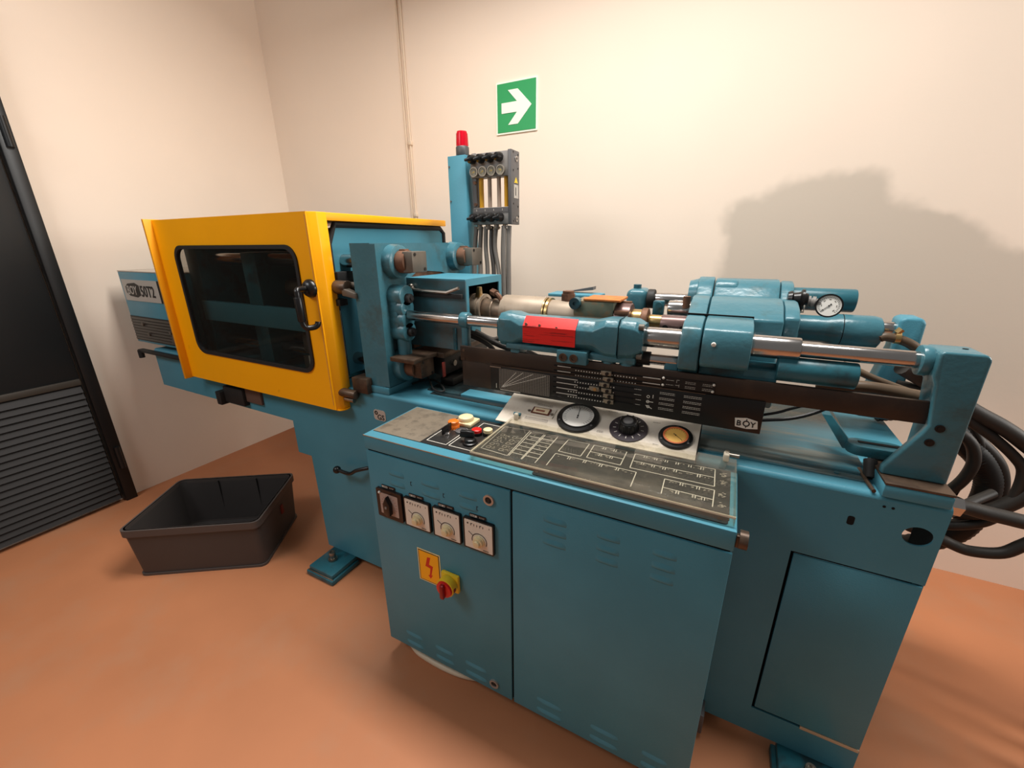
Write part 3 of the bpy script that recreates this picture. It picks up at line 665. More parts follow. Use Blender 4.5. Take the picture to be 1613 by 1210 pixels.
part('sensor_block', MB().box((-0.225, 1.47, 1.25), (-0.19, 1.50, 1.312), 0.004).cyl((-0.205, 1.47, 1.30), (-0.205, 1.46, 1.30), 0.01, n=12), TEALDK, iu)
part('cap_screw', MB().cyl((-0.115, 1.40, 1.305), (-0.115, 1.40, 1.34), 0.011, n=10), RUST, iu)
# back rod line
collar('back_rod', -1.05, -0.34, BY, RZ, 0.0185, CHROME)
part('back_block', MB().box((-0.337, 1.555, 1.235), (-0.262, 1.66, 1.338), 0.022, 4), TEALCAST, iu)
collar('block_collar', -0.262, -0.236, BY, 1.305, 0.034, RUBBER)
bo = part('block_bolt', MB().cyl((-0.305, BY+0.02, 1.335), (-0.305, BY+0.02, 1.352), 0.014, n=12), TEALDK, iu)
collar('back_piston_rod', -0.24, -0.11, BY, 1.305, 0.0235, CHROME)
collar('upper_back_cylinder', 0.16, 0.335, BY, 1.328, 0.034, TEALDK, 'dark upper back cylinder behind the dial')
m = MB(); m.lathe([(0, 0.048), (0.03, 0.048), (0.034, 0.040), (0.10, 0.040), (0.13, 0.048), (0.215, 0.048), (0.23, 0.044), (0.235, 0.036)], (0.165, 1.535, 1.245), (1, 0, 0))
bc = part('back_cylinder', m, TEALCAST, iu, 'teal back cylinder')
part('cylinder_seam', MB()._ring((0.305, 1.535, 1.245), (1, 0, 0), 0.04, 0.0484, 0.002, 28), HOLE, bc)
part('cylinder_lug', MB().box((0.172, 1.48, 1.20), (0.20, 1.51, 1.24), 0.005), TEALCAST, bc)
collar('back_rod_end', 0.39, 0.46, BY, 1.252, 0.0215, CHROME)
# shelf and plates behind the barrel
part('back_shelf', MB().box((-0.66, 1.60, 1.292), (-0.45, 1.70, 1.304), 0.003), TEAL, iu)
part('shelf_rail', MB().box((-0.55, 1.50, 1.275), (-0.38, 1.54, 1.30), 0.01), TEALCAST, iu)
part('shelf_lid', MB().hexa([(-0.60, 1.66, 1.305), (-0.49, 1.66, 1.318), (-0.49, 1.70, 1.318), (-0.60, 1.70, 1.305), (-0.60, 1.66, 1.308), (-0.49, 1.66, 1.330), (-0.49, 1.70, 1.330), (-0.60, 1.70, 1.308)]), GREYDK, iu)
# end posts
top_ = [(0.488-0.014+0.014*math.sin(t*PI/8), 1.279-0.014+0.014*math.cos(t*PI/8)) for t in range(4, -1, -1)] + [(0.408+0.008-0.008*math.sin(t*PI/8), 1.279-0.008+0.008*math.cos(t*PI/8)) for t in range(0, 5)]
po = part('end_post', MB().prism([(0.416, 1.205), (0.427, 1.115), (0.421, 1.098), (0.372, 1.0), (0.372, 0.982), (0.488, 0.982)] + top_ + [(0.408, 1.225)], 'y', 1.152, 1.172, bev=0.005, seg=3)
     .prism([(0.420, 1.20), (0.428, 1.115), (0.428, 0.982), (0.4878, 0.982)] + [(x, z-0.0003) for x, z in top_] + [(0.408, 1.225)], 'y', 1.166, 1.238, bev=0.005, seg=3), TEALCAST, iu, 'front end post of the rods')
for x, z in ((0.445, 1.112), (0.436, 1.077)):
    part('post_bolt', MB().cyl((x, 1.149, z), (x, 1.153, z), 0.0085, n=18).cyl((x, 1.1475, z), (x, 1.15, z), 0.005, n=6), BLACK, po)
part('oil_hole', MB().cyl((0.462, 1.205, 1.278), (0.462, 1.205, 1.2798), 0.005, n=12), HOLE, po)
part('rod_seat', MB().cyl((0.39, RY, RZ), (0.41, RY, RZ), 0.034, n=24, bev=0.004), TEALCAST, po)
pb = part('end_post', MB().prism([(0.44, 1.20), (0.44, 1.285), (0.455, 1.292), (0.488, 1.292), (0.50, 1.28), (0.50, 1.22), (0.485, 0.982), (0.40, 0.982), (0.40, 1.0), (0.425, 1.12)], 'y', 1.545, 1.62, bev=0.018, seg=3), TEAL, iu, 'back end post of the rods')
# stop arm lying between the posts and its strut
part('stop_arm', MB().prism(rrect(0.322, 1.225, 0.44, 1.285, 0.028, 6), 'z', 0.985, 1.012, bev=0.004), TEALDK, iu, 'dark flat stop arm beside the post')
part('arm_slot', MB().box((0.345, 1.25, 1.0115), (0.44, 1.262, 1.0135)), HOLE, iu)
part('arm_strut', MB().hexa([(0.265, 1.29, 1.06), (0.285, 1.29, 1.06), (0.285, 1.33, 1.06), (0.265, 1.33, 1.06), (0.315, 1.25, 0.99), (0.345, 1.25, 0.99), (0.345, 1.29, 0.99), (0.315, 1.29, 0.99)]), TEALDK, iu)
part('arm_pivot', MB().cyl((0.367, 1.185, 0.95), (0.367, 1.215, 0.985), 0.014, n=14), RUBBER, iu)

# nozzle guard box
ng = thing('nozzle_guard', 'open teal box guard over the nozzle, with a slotted side plate', 'guard', (-0.98, 1.41, 1.10))
m = MB()
m.box((-1.115, 1.275, 1.371), (-0.845, 1.545, 1.377)).box((-1.115, 1.539, 1.16), (-0.845, 1.545, 1.371))
m.box((-0.850, 1.281, 1.115), (-0.845, 1.297, 1.371)).box((-0.850, 1.297, 1.352), (-0.845, 1.539, 1.371)).box((-0.850, 1.522, 1.16), (-0.845, 1.539, 1.352))
part('shell', m, TEAL, ng)
part('side_plate', MB().box((-1.115, 1.275, 1.115), (-0.845, 1.281, 1.371)), mat('grimy_side_plate', (66, 104, 114), 0.35, var=0.15, vscale=7, dirt=(78, 82, 80), damt=0.85, dscale=6, bump=0.15, bscale=80, thresh=(0.42, 0.6)), ng, 'grimy side plate')
part('shade_lining', MB().box((-1.11, 1.534, 1.17), (-0.856, 1.538, 1.368)).box((-1.11, 1.285, 1.365), (-0.856, 1.538, 1.369)).box((-1.112, 1.285, 1.17), (-1.106, 1.538, 1.368)), HOLE, ng)  # black sheets put the shade inside the box into the colour
lh = part('slot_lever', MB().tube([(-1.085, 1.265, 1.340), (-1.06, 1.258, 1.333), (-0.915, 1.258, 1.330), (-0.862, 1.258, 1.348)], 0.0065, 8, smooth=False), STEEL, ng)
part('slot_bar', MB().box((-1.075, 1.262, 1.308), (-0.855, 1.275, 1.326), 0.002), RUBBER, ng)
part('lever_knob', MB().ball((-1.082, 1.262, 1.343), 0.014), STEEL, lh)
part('side_strap', MB().box((-0.905, 1.268, 1.115), (-0.893, 1.275, 1.20), 0.001), TEALDK, ng)

# pressure gauge with connector on the carriage
pg = thing('pressure_gauge', 'round white pressure gauge with black rim on the injection carriage', 'gauge', (0.25, 1.46, 1.30))
gd_ = Vector((-0.16, -1, 0.20)).normalized()
gc = Vector((0.252, 1.45, 1.326))
part('gauge_case', MB().lathe([(0, 0.024), (0.004, 0.030), (0.032, 0.032), (0.036, 0.0325)], gc - gd_*0.036, gd_), RUBBER, pg)
dl = part('dial', MB().cyl(gc, gc+gd_*0.001, 0.0285, n=32), DIALW, pg)
part('rim', MB()._ring(gc-gd_*0.004, gd_, 0.0285, 0.0325, 0.008, 36), BLACK, pg)
ux = gd_.cross(Vector((0, 0, 1))).normalized() * -1; uy = ux.cross(gd_).normalized()
if uy.z < 0: uy = -uy
if ux.x < 0: ux = -ux
def dial_marks(c, ux, uy, n, r0, r1, k, a0=225, a1=-45, wd=0.0008, off=0.0012):
    mb = MB(); segs = []
    for i in range(k):
        a = math.radians(a0 + (a1-a0)*i/(k-1)); d = ux*math.cos(a)+uy*math.sin(a)
        segs.append((c + n*off + d*r0, c + n*off + d*r1))
    return strips(mb, segs, wd, n, 0.0003)
def needle(c, ux, uy, n, r, ang, wd=0.0016, off=0.0018, tail=0.35):
    a = math.radians(ang); d = ux*math.cos(a)+uy*math.sin(a)
    mb = MB(); strips(mb, [(c + n*off - d*r*tail, c + n*off + d*r)], wd, n, 0.0004)
    strips(mb, [(c + n*off - d*r*tail, c + n*off - d*r*tail*0.55)], wd*2.4, n, 0.0004)
    return mb.cyl(c + n*off*0.6, c + n*(off+0.0012), wd*1.5, n=12)
part('dial_marks', dial_marks(gc, ux, uy, gd_, 0.021, 0.0255, 26), INK, dl)
part('dial_numbers', dial_marks(gc, ux, uy, gd_, 0.0165, 0.0185, 7, wd=0.005), mat('soft_grey_print', (120, 116, 108), 0.6), dl)
part('needle', needle(gc, ux, uy, gd_, 0.022, 226, 0.0012), INK, dl)
part('connector', MB().cyl((0.195, 1.47, 1.333), (0.235, 1.465, 1.328), 0.013, n=18).cyl((0.20, 1.47, 1.333), (0.208, 1.469, 1.332), 0.0165, n=18).cyl((0.212, 1.468, 1.332), (0.220, 1.467, 1.331), 0.0165, n=18), GREYPL, pg)
vb = part('valve_body', MB().lathe([(0, 0.020), (0.010, 0.024), (0.014, 0.018), (0.03, 0.022), (0.034, 0.030), (0.040, 0.030), (0.042, 0.02), (0.05, 0.018)], (0.152, 1.47, 1.338), (1, -0.02, -0.02), 20), BLACK, pg, 'black plug connector')
part('wire_clip', MB().tube([(0.158, 1.445, 1.325), (0.158, 1.44, 1.306), (0.194, 1.44, 1.306), (0.194, 1.445, 1.325)], 0.0025, 6, smooth=False), STEEL, vb)
part('bracket', MB().box((0.155, 1.455, 1.30), (0.192, 1.49, 1.318), 0.003), RUBBER, vb)

# ================================================================ position scale rail
sr = thing('position_scale', 'black position scale rail with sliders and printed chart below the cylinder', 'scale', (-0.2, 1.19, 1.02))
PY = 1.165
part('bar', MB().box((-0.805, PY, 1.112), (0.425, PY+0.011, 1.165), 0.002), BROWNBLK, sr, 'brown-black upper bar')
part('left_bracket', MB().box((-0.80, PY+0.002, 1.022), (-0.66, PY+0.010, 1.115), 0.002), BROWNBLK, sr)
for x in (-0.79, ):
    for z in (1.15, 1.12): part('bar_screw', MB().cyl((x, PY-0.002, z), (x, PY+0.001, z), 0.005, n=10), OILBROWN, sr)
pan = part('panel', MB().box((-0.682, PY-0.004, 1.025), (0.12, PY+0.004, 1.114), 0.001), PANELBLK, sr)
part('panel_edge_or_gap_light', MB().box((-0.682, PY-0.006, 1.1125), (-0.02, PY-0.003, 1.1145)), OILBROWN, pan)
part('edge_glint', MB().box((-0.682, PY-0.007, 1.106), (-0.64, PY-0.004, 1.1095)), STEEL, pan)
N = (0, -1, 0); y_ = PY-0.0042
segs = []
gx0, gx1, gz0, gz1 = -0.648, -0.468, 1.034, 1.103
for i in range(31):
    x = gx0 + (gx1-gx0)*i/30; segs.append(((x, y_, gz0), (x, y_, gz1)))
for i in range(15):
    z = gz0 + (gz1-gz0)*i/14; segs.append(((gx0, y_, z), (gx1, y_, z)))
part('chart_grid', strips(MB(), segs, 0.0011, N), mat('grid_print', (150, 140, 128), 0.6), pan)
segs = [((-0.642, y_-0.0006, 1.038), (x, y_-0.0006, z)) for x, z in ((-0.585, 1.098), (-0.56, 1.1), (-0.525, 1.1), (-0.48, 1.1))]
part('chart_lines', strips(MB(), segs, 0.0016, N), PRINT, pan)
segs = [((-0.645, y_, 1.0305), (-0.57, y_, 1.0305)), ((-0.660, y_, 1.034), (-0.660, y_, 1.05))]
part('chart_caption', strips(MB(), segs, 0.002, N), PRINT, pan)
rows = [1.137, 1.121, 1.101, 1.085, 1.068, 1.051]
# slots, bright rods and dotted scales
segs = []; dots = []; rods = []
for i, z in enumerate(rows):
    yy = PY-0.0005 if i < 2 else y_
    segs.append(((-0.455, yy, z+0.002), (-0.135 if i < 2 else -0.20, yy, z+0.002)))
    rods.append(((-0.443, yy-0.0008, z+0.001), (-0.40 if i < 2 else -0.375, yy-0.0008, z+0.001)))
    if i < 2: rods.append(((-0.185, yy-0.0008, z+0.001), (-0.137, yy-0.0008, z+0.001)))
    for k in range(15 if i >= 2 else 22):
        x = -0.405 + k*0.0085 + (0.02 if i < 4 else 0)
        if x < -0.15: dots.append(((x, yy, z-0.006), (x+0.0032, yy, z-0.006)))
part('slider_slots', strips(MB(), segs, 0.004, N), HOLE, sr)
part('slider_rods', strips(MB(), rods, 0.0026, N, 0.001), mat('bright_rule', (186, 178, 168), 0.5), sr)
part('scale_dots', strips(MB(), dots, 0.0032, N), PRINT, sr)
sl = [(-0.285, 1.137), (-0.278, 1.119), (-0.288, 1.101), (-0.318, 1.084), (-0.281, 1.084), (-0.274, 1.068), (-0.273, 1.051)]
for i, (x, z) in enumerate(sl):
    s_ = part('slider', MB().box((x-0.013, PY-0.013, z-0.0065), (x+0.012, PY-0.003, z+0.0065), 0.0015).box((x-0.019, PY-0.010, z-0.0055), (x-0.011, PY-0.004, z+0.0055), 0.001), mat('worn_nickel', (148, 136, 118), 0.4, 0.6), sr)
    part('slider_screw', MB().cyl((x, PY-0.0165, z), (x, PY-0.012, z), 0.0052, n=14), BLACK if i != 3 else BRASS, s_)
# explanatory print to the right of the sliders
random.seed(3); segs = []
def micro(x, z, n, ln):
    for k in range(n):
        xx = x
        while xx < x+ln:
            l = random.uniform(0.002, 0.006); segs.append(((xx, y_, z-k*0.0042), (min(xx+l, x+ln), y_, z-k*0.0042))); xx += l+0.0011
for i, z in enumerate((1.099, 1.083, 1.068, 1.053)):
    micro(-0.205, z+0.001, 1, 0.02); micro(-0.135, z+0.002, 2, 0.04); micro(-0.072, z+0.002, 2, 0.045)
part('panel_print', strips(MB(), segs, 0.0011, N), PRINT, pan, kind='stuff')
m = MB()
for z, x in ((1.083, -0.165), (1.068, -0.165), (1.053, -0.163)):
    m._ring((x, y_-0.001, z), (0, 1, 0), 0.003, 0.0045, 0.001, 12)
strips(m, [((-0.168, y_, 1.068), (-0.15, y_, 1.068)), ((-0.152, y_, 1.08), (-0.152, y_, 1.09)), ((-0.17, y_, 1.056), (-0.152, y_, 1.048))], 0.002, N)
part('panel_symbols', m, PRINT, pan)
ip = part('info_plate', MB().box((-0.133, PY-0.003, 1.118), (0.0, PY, 1.147)), PANELBLK, sr)
for x, z in ((-0.13, 1.143), (-0.13, 1.123), (-0.003, 1.141), (-0.004, 1.122)):
    part('plate_rivet', MB().lathe([(0, 0.0038), (0.002, 0.003), (0.003, 0.0015)], (x, PY-0.003, z), (0, -1, 0), 12), PRINT, ip)
segs = []; y_ = PY-0.0032
for z in (1.139, 1.126):
    micro(-0.122, z, 1, 0.02); micro(-0.073, z+0.001, 2, 0.026); micro(-0.03, z+0.001, 2, 0.024)
segs += [((-0.095, y_, 1.142), (-0.088, y_, 1.142)), ((-0.095, y_, 1.142), (-0.095, y_, 1.134)), ((-0.098, y_, 1.127), (-0.088, y_, 1.127)), ((-0.088, y_, 1.130), (-0.088, y_, 1.122))]
part('plate_print', strips(MB(), segs, 0.0012, N), mat('dim_print', (170, 164, 154), 0.6), ip)
lg = part('logo', MB().prism([(0.061, 1.037), (0.087, 1.0345), (0.113, 1.0385), (0.110, 1.0595), (0.085, 1.0645), (0.058, 1.0605)], 'y', PY-0.0052, PY-0.004), PRINT, pan)
text('letters', 'B', INK, lg, (0.0625, PY-0.0056, 1.0415), (1, 0, 0), (0, 0, 1), 0.0205)
text('letters', 'Y', INK, lg, (0.0945, PY-0.0056, 1.0415), (1, 0, 0), (0, 0, 1), 0.0205)
m = MB()._ring((0.0855, PY-0.0064, 1.0492), (0, 1, 0), 0.0055, 0.0082, 0.001, 24)
strips(m, [((0.0855, PY-0.0054, 1.0365), (0.0855, PY-0.0054, 1.0435)), ((0.0855, PY-0.0054, 1.055), (0.0855, PY-0.0054, 1.062))], 0.0018, N)
part('letters', m, INK, lg)
# ================================================================ white gauge panel on the bed edge
def thin_glass(name, tint, refl=(0.9, 0.9, 0.88), rough=0.06, haze=0.05, base_refl=0.03):
    m = bpy.data.materials.new(name); m.use_nodes = True; nt = m.node_tree
    nt.nodes.remove(nt.nodes['Principled BSDF']); out = nt.nodes['Material Output']
    tr = nt.nodes.new('ShaderNodeBsdfTransparent'); tr.inputs[0].default_value = (*tint, 1)
    gl = nt.nodes.new('ShaderNodeBsdfGlossy'); gl.inputs['Color'].default_value = (*refl, 1); gl.inputs['Roughness'].default_value = rough
    df = nt.nodes.new('ShaderNodeBsdfDiffuse'); df.inputs[0].default_value = (0.5, 0.47, 0.4, 1)
    lw = nt.nodes.new('ShaderNodeLayerWeight'); lw.inputs[0].default_value = 0.5
    pw = nt.nodes.new('ShaderNodeMath'); pw.operation = 'POWER'; pw.inputs[1].default_value = 4.0; nt.links.new(lw.outputs['Facing'], pw.inputs[0])
    fr = nt.nodes.new('ShaderNodeMath'); fr.operation = 'MULTIPLY_ADD'; fr.inputs[1].default_value = 0.75; fr.inputs[2].default_value = base_refl
    nt.links.new(pw.outputs[0], fr.inputs[0])
    m1 = nt.nodes.new('ShaderNodeMixShader'); m1.inputs[0].default_value = haze
    nt.links.new(tr.outputs[0], m1.inputs[1]); nt.links.new(df.outputs[0], m1.inputs[2])
    m2 = nt.nodes.new('ShaderNodeMixShader'); nt.links.new(fr.outputs[0], m2.inputs[0])
    nt.links.new(m1.outputs[0], m2.inputs[1]); nt.links.new(gl.outputs[0], m2.inputs[2])
    nt.links.new(m2.outputs[0], out.inputs[0]); return m
ACR = thin_glass('thin_clear_acrylic', (0.95, 0.94, 0.90), haze=0.03)
SMOKE = thin_glass('thin_smoked_sheet', (0.72, 0.71, 0.68), haze=0.008)
for o in list(bpy.data.objects):
    if o.name == 'window_pane': o.data.materials[0] = SMOKE

gp = thing('gauge_panel', 'sloping white instrument panel with two dials and a black knob', 'panel', (-0.33, 1.14, 0.945))
SV = Vector((0, 0.9417, 0.3373)); NV = Vector((0, -0.3373, 0.9417)); XV = Vector((1, 0, 0))
def PP(x, s, h=0.0): return Vector((x, 1.10, 0.945)) + SV*s + NV*h
def slab(x0, s0, x1, s1, h0, h1, mb=None, bev=0.0):
    mb = mb or MB()
    return mb.hexa([PP(x0, s0, h0), PP(x1, s0, h0), PP(x1, s1, h0), PP(x0, s1, h0), PP(x0, s0, h1), PP(x1, s0, h1), PP(x1, s1, h1), PP(x0, s1, h1)], bev)
part('plate', slab(-0.633, 0.0, -0.02, 0.150, -0.004, 0, bev=0.001), WHITEPLATE, gp)
part('side_cheek', MB().prism([(1.105, 0.944), (1.24, 0.944), (1.24, 0.991)], 'x', -0.024, -0.02), GREYDK, gp)
part('plate_edge_gap', slab(-0.0195, 0.0, -0.017, 0.15, -0.03, -0.001), HOLE, gp)
# hour counter
hc = part('hour_counter', slab(-0.545, 0.052, -0.450, 0.098, 0, 0.003, bev=0.0015), WHITEPLATE, gp)
part('counter_window', slab(-0.529, 0.06, -0.466, 0.09, 0.003, 0.006), mat('maroon_frame', (96, 44, 32), 0.4), hc)
part('counter_face', slab(-0.523, 0.0635, -0.471, 0.0865, 0.006, 0.0072), mat('cream_counter', (232, 210, 176), 0.5), hc)
part('counter_digits', slab(-0.515, 0.070, -0.484, 0.0775, 0.0072, 0.0078), mat('counter_marks', (150, 92, 70), 0.5), hc)
for x in (-0.538, -0.457):
    part('counter_screw', MB().cyl(PP(x, 0.068, 0.003), PP(x, 0.068, 0.006), 0.005, n=12), STEEL, hc)
def micro_plane(mb, x, s, rows, ln, h=0.0005, wd=0.0016):
    sg = []
    for k in range(rows):
        xx = x
        while xx < x+ln:
            l = random.uniform(0.002, 0.006); sg.append((PP(xx, s-k*0.005, h), PP(min(xx+l, x+ln), s-k*0.005, h))); xx += l+0.0012
    return strips(mb, sg, wd, NV, 0.0003)
m = micro_plane(MB(), -0.525, 0.112, 2, 0.055); micro_plane(m, -0.54, 0.042, 3, 0.08); micro_plane(m, -0.29, 0.135, 1, 0.03); micro_plane(m, -0.30, 0.04, 2, 0.02); micro_plane(m, -0.15, 0.12, 1, 0.02); micro_plane(m, -0.135, 0.03, 1, 0.015)
part('panel_print', m, mat('grey_panel_print', (112, 100, 88), 0.6), gp, kind='stuff')
# large and small dials
def dial(nm, x, s, ro, ri, face, ang, lab, marks):
    c = PP(x, s)
    g = part(nm, MB().lathe([(0, ro), (0.004, ro), (0.008, ro*0.97), (0.008, ri+0.004), (0.012, ri+0.002), (0.012, ri), (0.0082, ri)], c, NV, 40), BLACK, gp, lab)
    part('dial', MB().cyl(c+NV*0.008, c+NV*0.0105, ri, n=36), face, g)
    part('dial_marks', dial_marks(c, XV, SV, NV, ri*0.74, ri*0.92, marks, off=0.0108, wd=0.0009), INK if face is DIALW else mat('amber_ink', (140, 90, 40), 0.5), g)
    part('needle', needle(c, XV, SV, NV, ri*0.78, ang, ri*0.034, 0.0112, 0.3), INK, g)
    for k in range(3):
        a = math.radians(210 + k*120) if face is DIALW else math.radians(90+k*120)
        p = c + XV*ro*0.88*math.cos(a) + SV*ro*0.88*math.sin(a)
        part('dial_screw', MB().cyl(p+NV*0.008, p+NV*0.0095, 0.0032, n=10), GREYDK, g)
    return g
dial('large_gauge', -0.372, 0.078, 0.068, 0.050, DIALW, 96, 'large white-faced gauge', 25)
yg = dial('small_gauge', -0.08, 0.071, 0.047, 0.034, DIALY, -40, 'small amber-faced gauge', 19)
part('inner_ring', MB()._ring(PP(-0.08, 0.071, 0.0106), NV, 0.029, 0.034, 0.0012, 32), mat('orange_ring', (224, 120, 70), 0.4), yg)
kp = part('knob_scale', MB().cyl(PP(-0.213, 0.072), PP(-0.213, 0.072, 0.004), 0.056, n=40), mat('dark_violet_scale', (48, 40, 46), 0.35), gp)
part('scale_marks', dial_marks(PP(-0.213, 0.072), XV, SV, NV, 0.036, 0.045, 13, off=0.0042, wd=0.0022, a0=300, a1=-30), PRINT, kp)
m = MB(); prof = [(0.004, 0.030), (0.010, 0.029), (0.030, 0.0265), (0.034, 0.0235), (0.0345, 0.016), (0.033, 0.012)]
m.lathe(prof, PP(-0.213, 0.072), NV, 32)
kn = part('knob', m, BLACK, kp)
for k in range(10):
    a = k*2*PI/10; p = PP(-0.213, 0.072) + XV*0.0285*math.cos(a) + SV*0.0285*math.sin(a)
    part('knob_rib', MB().cyl(p+NV*0.008, p+NV*0.031 - (p-PP(-0.213, 0.072))*0.06, 0.003, n=8), BLACK, kn)
part('knob_cap', MB().lathe([(0.034, 0.0155), (0.0365, 0.013), (0.0375, 0.004)], PP(-0.213, 0.072), NV, 24), GREYDK, kn)

# ================================================================ control cabinet
cc = thing('control_cabinet', 'teal two-door control cabinet with console top in front of the bed', 'cabinet', (-0.445, 0.985, 0.0))
CX0, CX1, CY0, CY1 = -0.975, 0.083, 0.852, 1.114
part('carcass', MB().box((CX0+0.003, CY0+0.008, 0.07), (CX1-0.003, CY1, 0.880), 0.002), TEAL, cc)
ld = part('left_door', MB().box((CX0, CY0, 0.068), (-0.4505, CY0+0.009, 0.869), 0.002), TEAL, cc)
rd = part('right_door', MB().box((-0.4435, CY0, 0.068), (CX1, CY0+0.009, 0.869), 0.002), TEAL, cc)
part('door_gap', MB().box((-0.4505, CY0+0.0075, 0.075), (-0.4435, CY0+0.0095, 0.90)), HOLE, cc)
part('lid_gap', MB().box((CX0+0.004, CY0+0.0065, 0.866), (CX1-0.004, CY0+0.01, 0.880)), HOLE, cc)
part('console_lid', MB().box((CX0-0.002, CY0-0.001, 0.876), (CX1+0.001, CY1+0.002, 0.926), 0.003), TEAL, cc)
part('worn_rim', MB().box((CX0-0.003, CY0-0.0018, 0.9215), (-0.60, CY0+0.002, 0.9245)), mat('bare_worn_rim', (128, 108, 88), 0.6), cc, 'worn bare front rim of the lid')
def louvre(x0, x1, z, par):
    hx = 0.008; y = CY0
    m = MB().hexa([(x0, y-0.0005, z-0.011), (x1, y-0.0005, z-0.011), (x1, y+0.001, z-0.011), (x0, y+0.001, z-0.011),
                   (x0+0.003, y, z+0.011), (x1-0.003, y, z+0.011), (x1-0.003, y+0.001, z+0.011), (x0+0.003, y+0.001, z+0.011)])
    m = MB(); a = (x0+x1)/2; L = (x1-x0)/2
    rows = []
    for t, (dz, dy) in enumerate(((0.010, 0.0), (0.005, 0.0016), (0.0, 0.0036), (-0.005, 0.0045), (-0.009, 0.0026), (-0.011, 0.0))):
        row = []
        for k in range(9):
            u = -1 + k/4; f = (1-abs(u)**4)
            row.append(m.bm.verts.new((a+L*u, y - dy*f + 0.0003, z+dz)))
        rows.append(row)
    for A, B in zip(rows, rows[1:]):
        for k in range(8): m.bm.faces.new([A[k], A[k+1], B[k+1], B[k]])
    return part('louvre', m, TEAL, par)
for z in (0.814, 0.777):
    for a, b in ((-0.887, -0.822), (-0.757, -0.687), (-0.619, -0.555)): louvre(a, b, z, ld)
for z in (0.139, 0.096):
    for a, b in ((-0.891, -0.814), (-0.757, -0.678), (-0.630, -0.545)): louvre(a, b, z, ld)
for z in (0.818, 0.782, 0.747):
    for a, b in ((-0.353, -0.286), (-0.209, -0.150), (-0.076, -0.021)): louvre(a, b, z, rd)
for z in (0.139, 0.096):
    for a, b in ((-0.363, -0.278), (-0.189, -0.104), (-0.04, 0.03)): louvre(a, b, z, rd)
for z in (0.823, 0.108):
    lk = part('door_lock', MB()._ring((-0.5155, CY0-0.006, z), (0, 1, 0), 0.0105, 0.0165, 0.006, 28), mat('lock_steel', (176, 170, 162), 0.35, 0.6), ld, 'chrome quarter-turn lock')
    part('lock_core', MB().cyl((-0.5155, CY0-0.003, z), (-0.5155, CY0, z), 0.0108, n=20).box((-0.520, CY0-0.0045, z-0.007), (-0.511, CY0-0.0028, z+0.007)), RUBBER, lk)
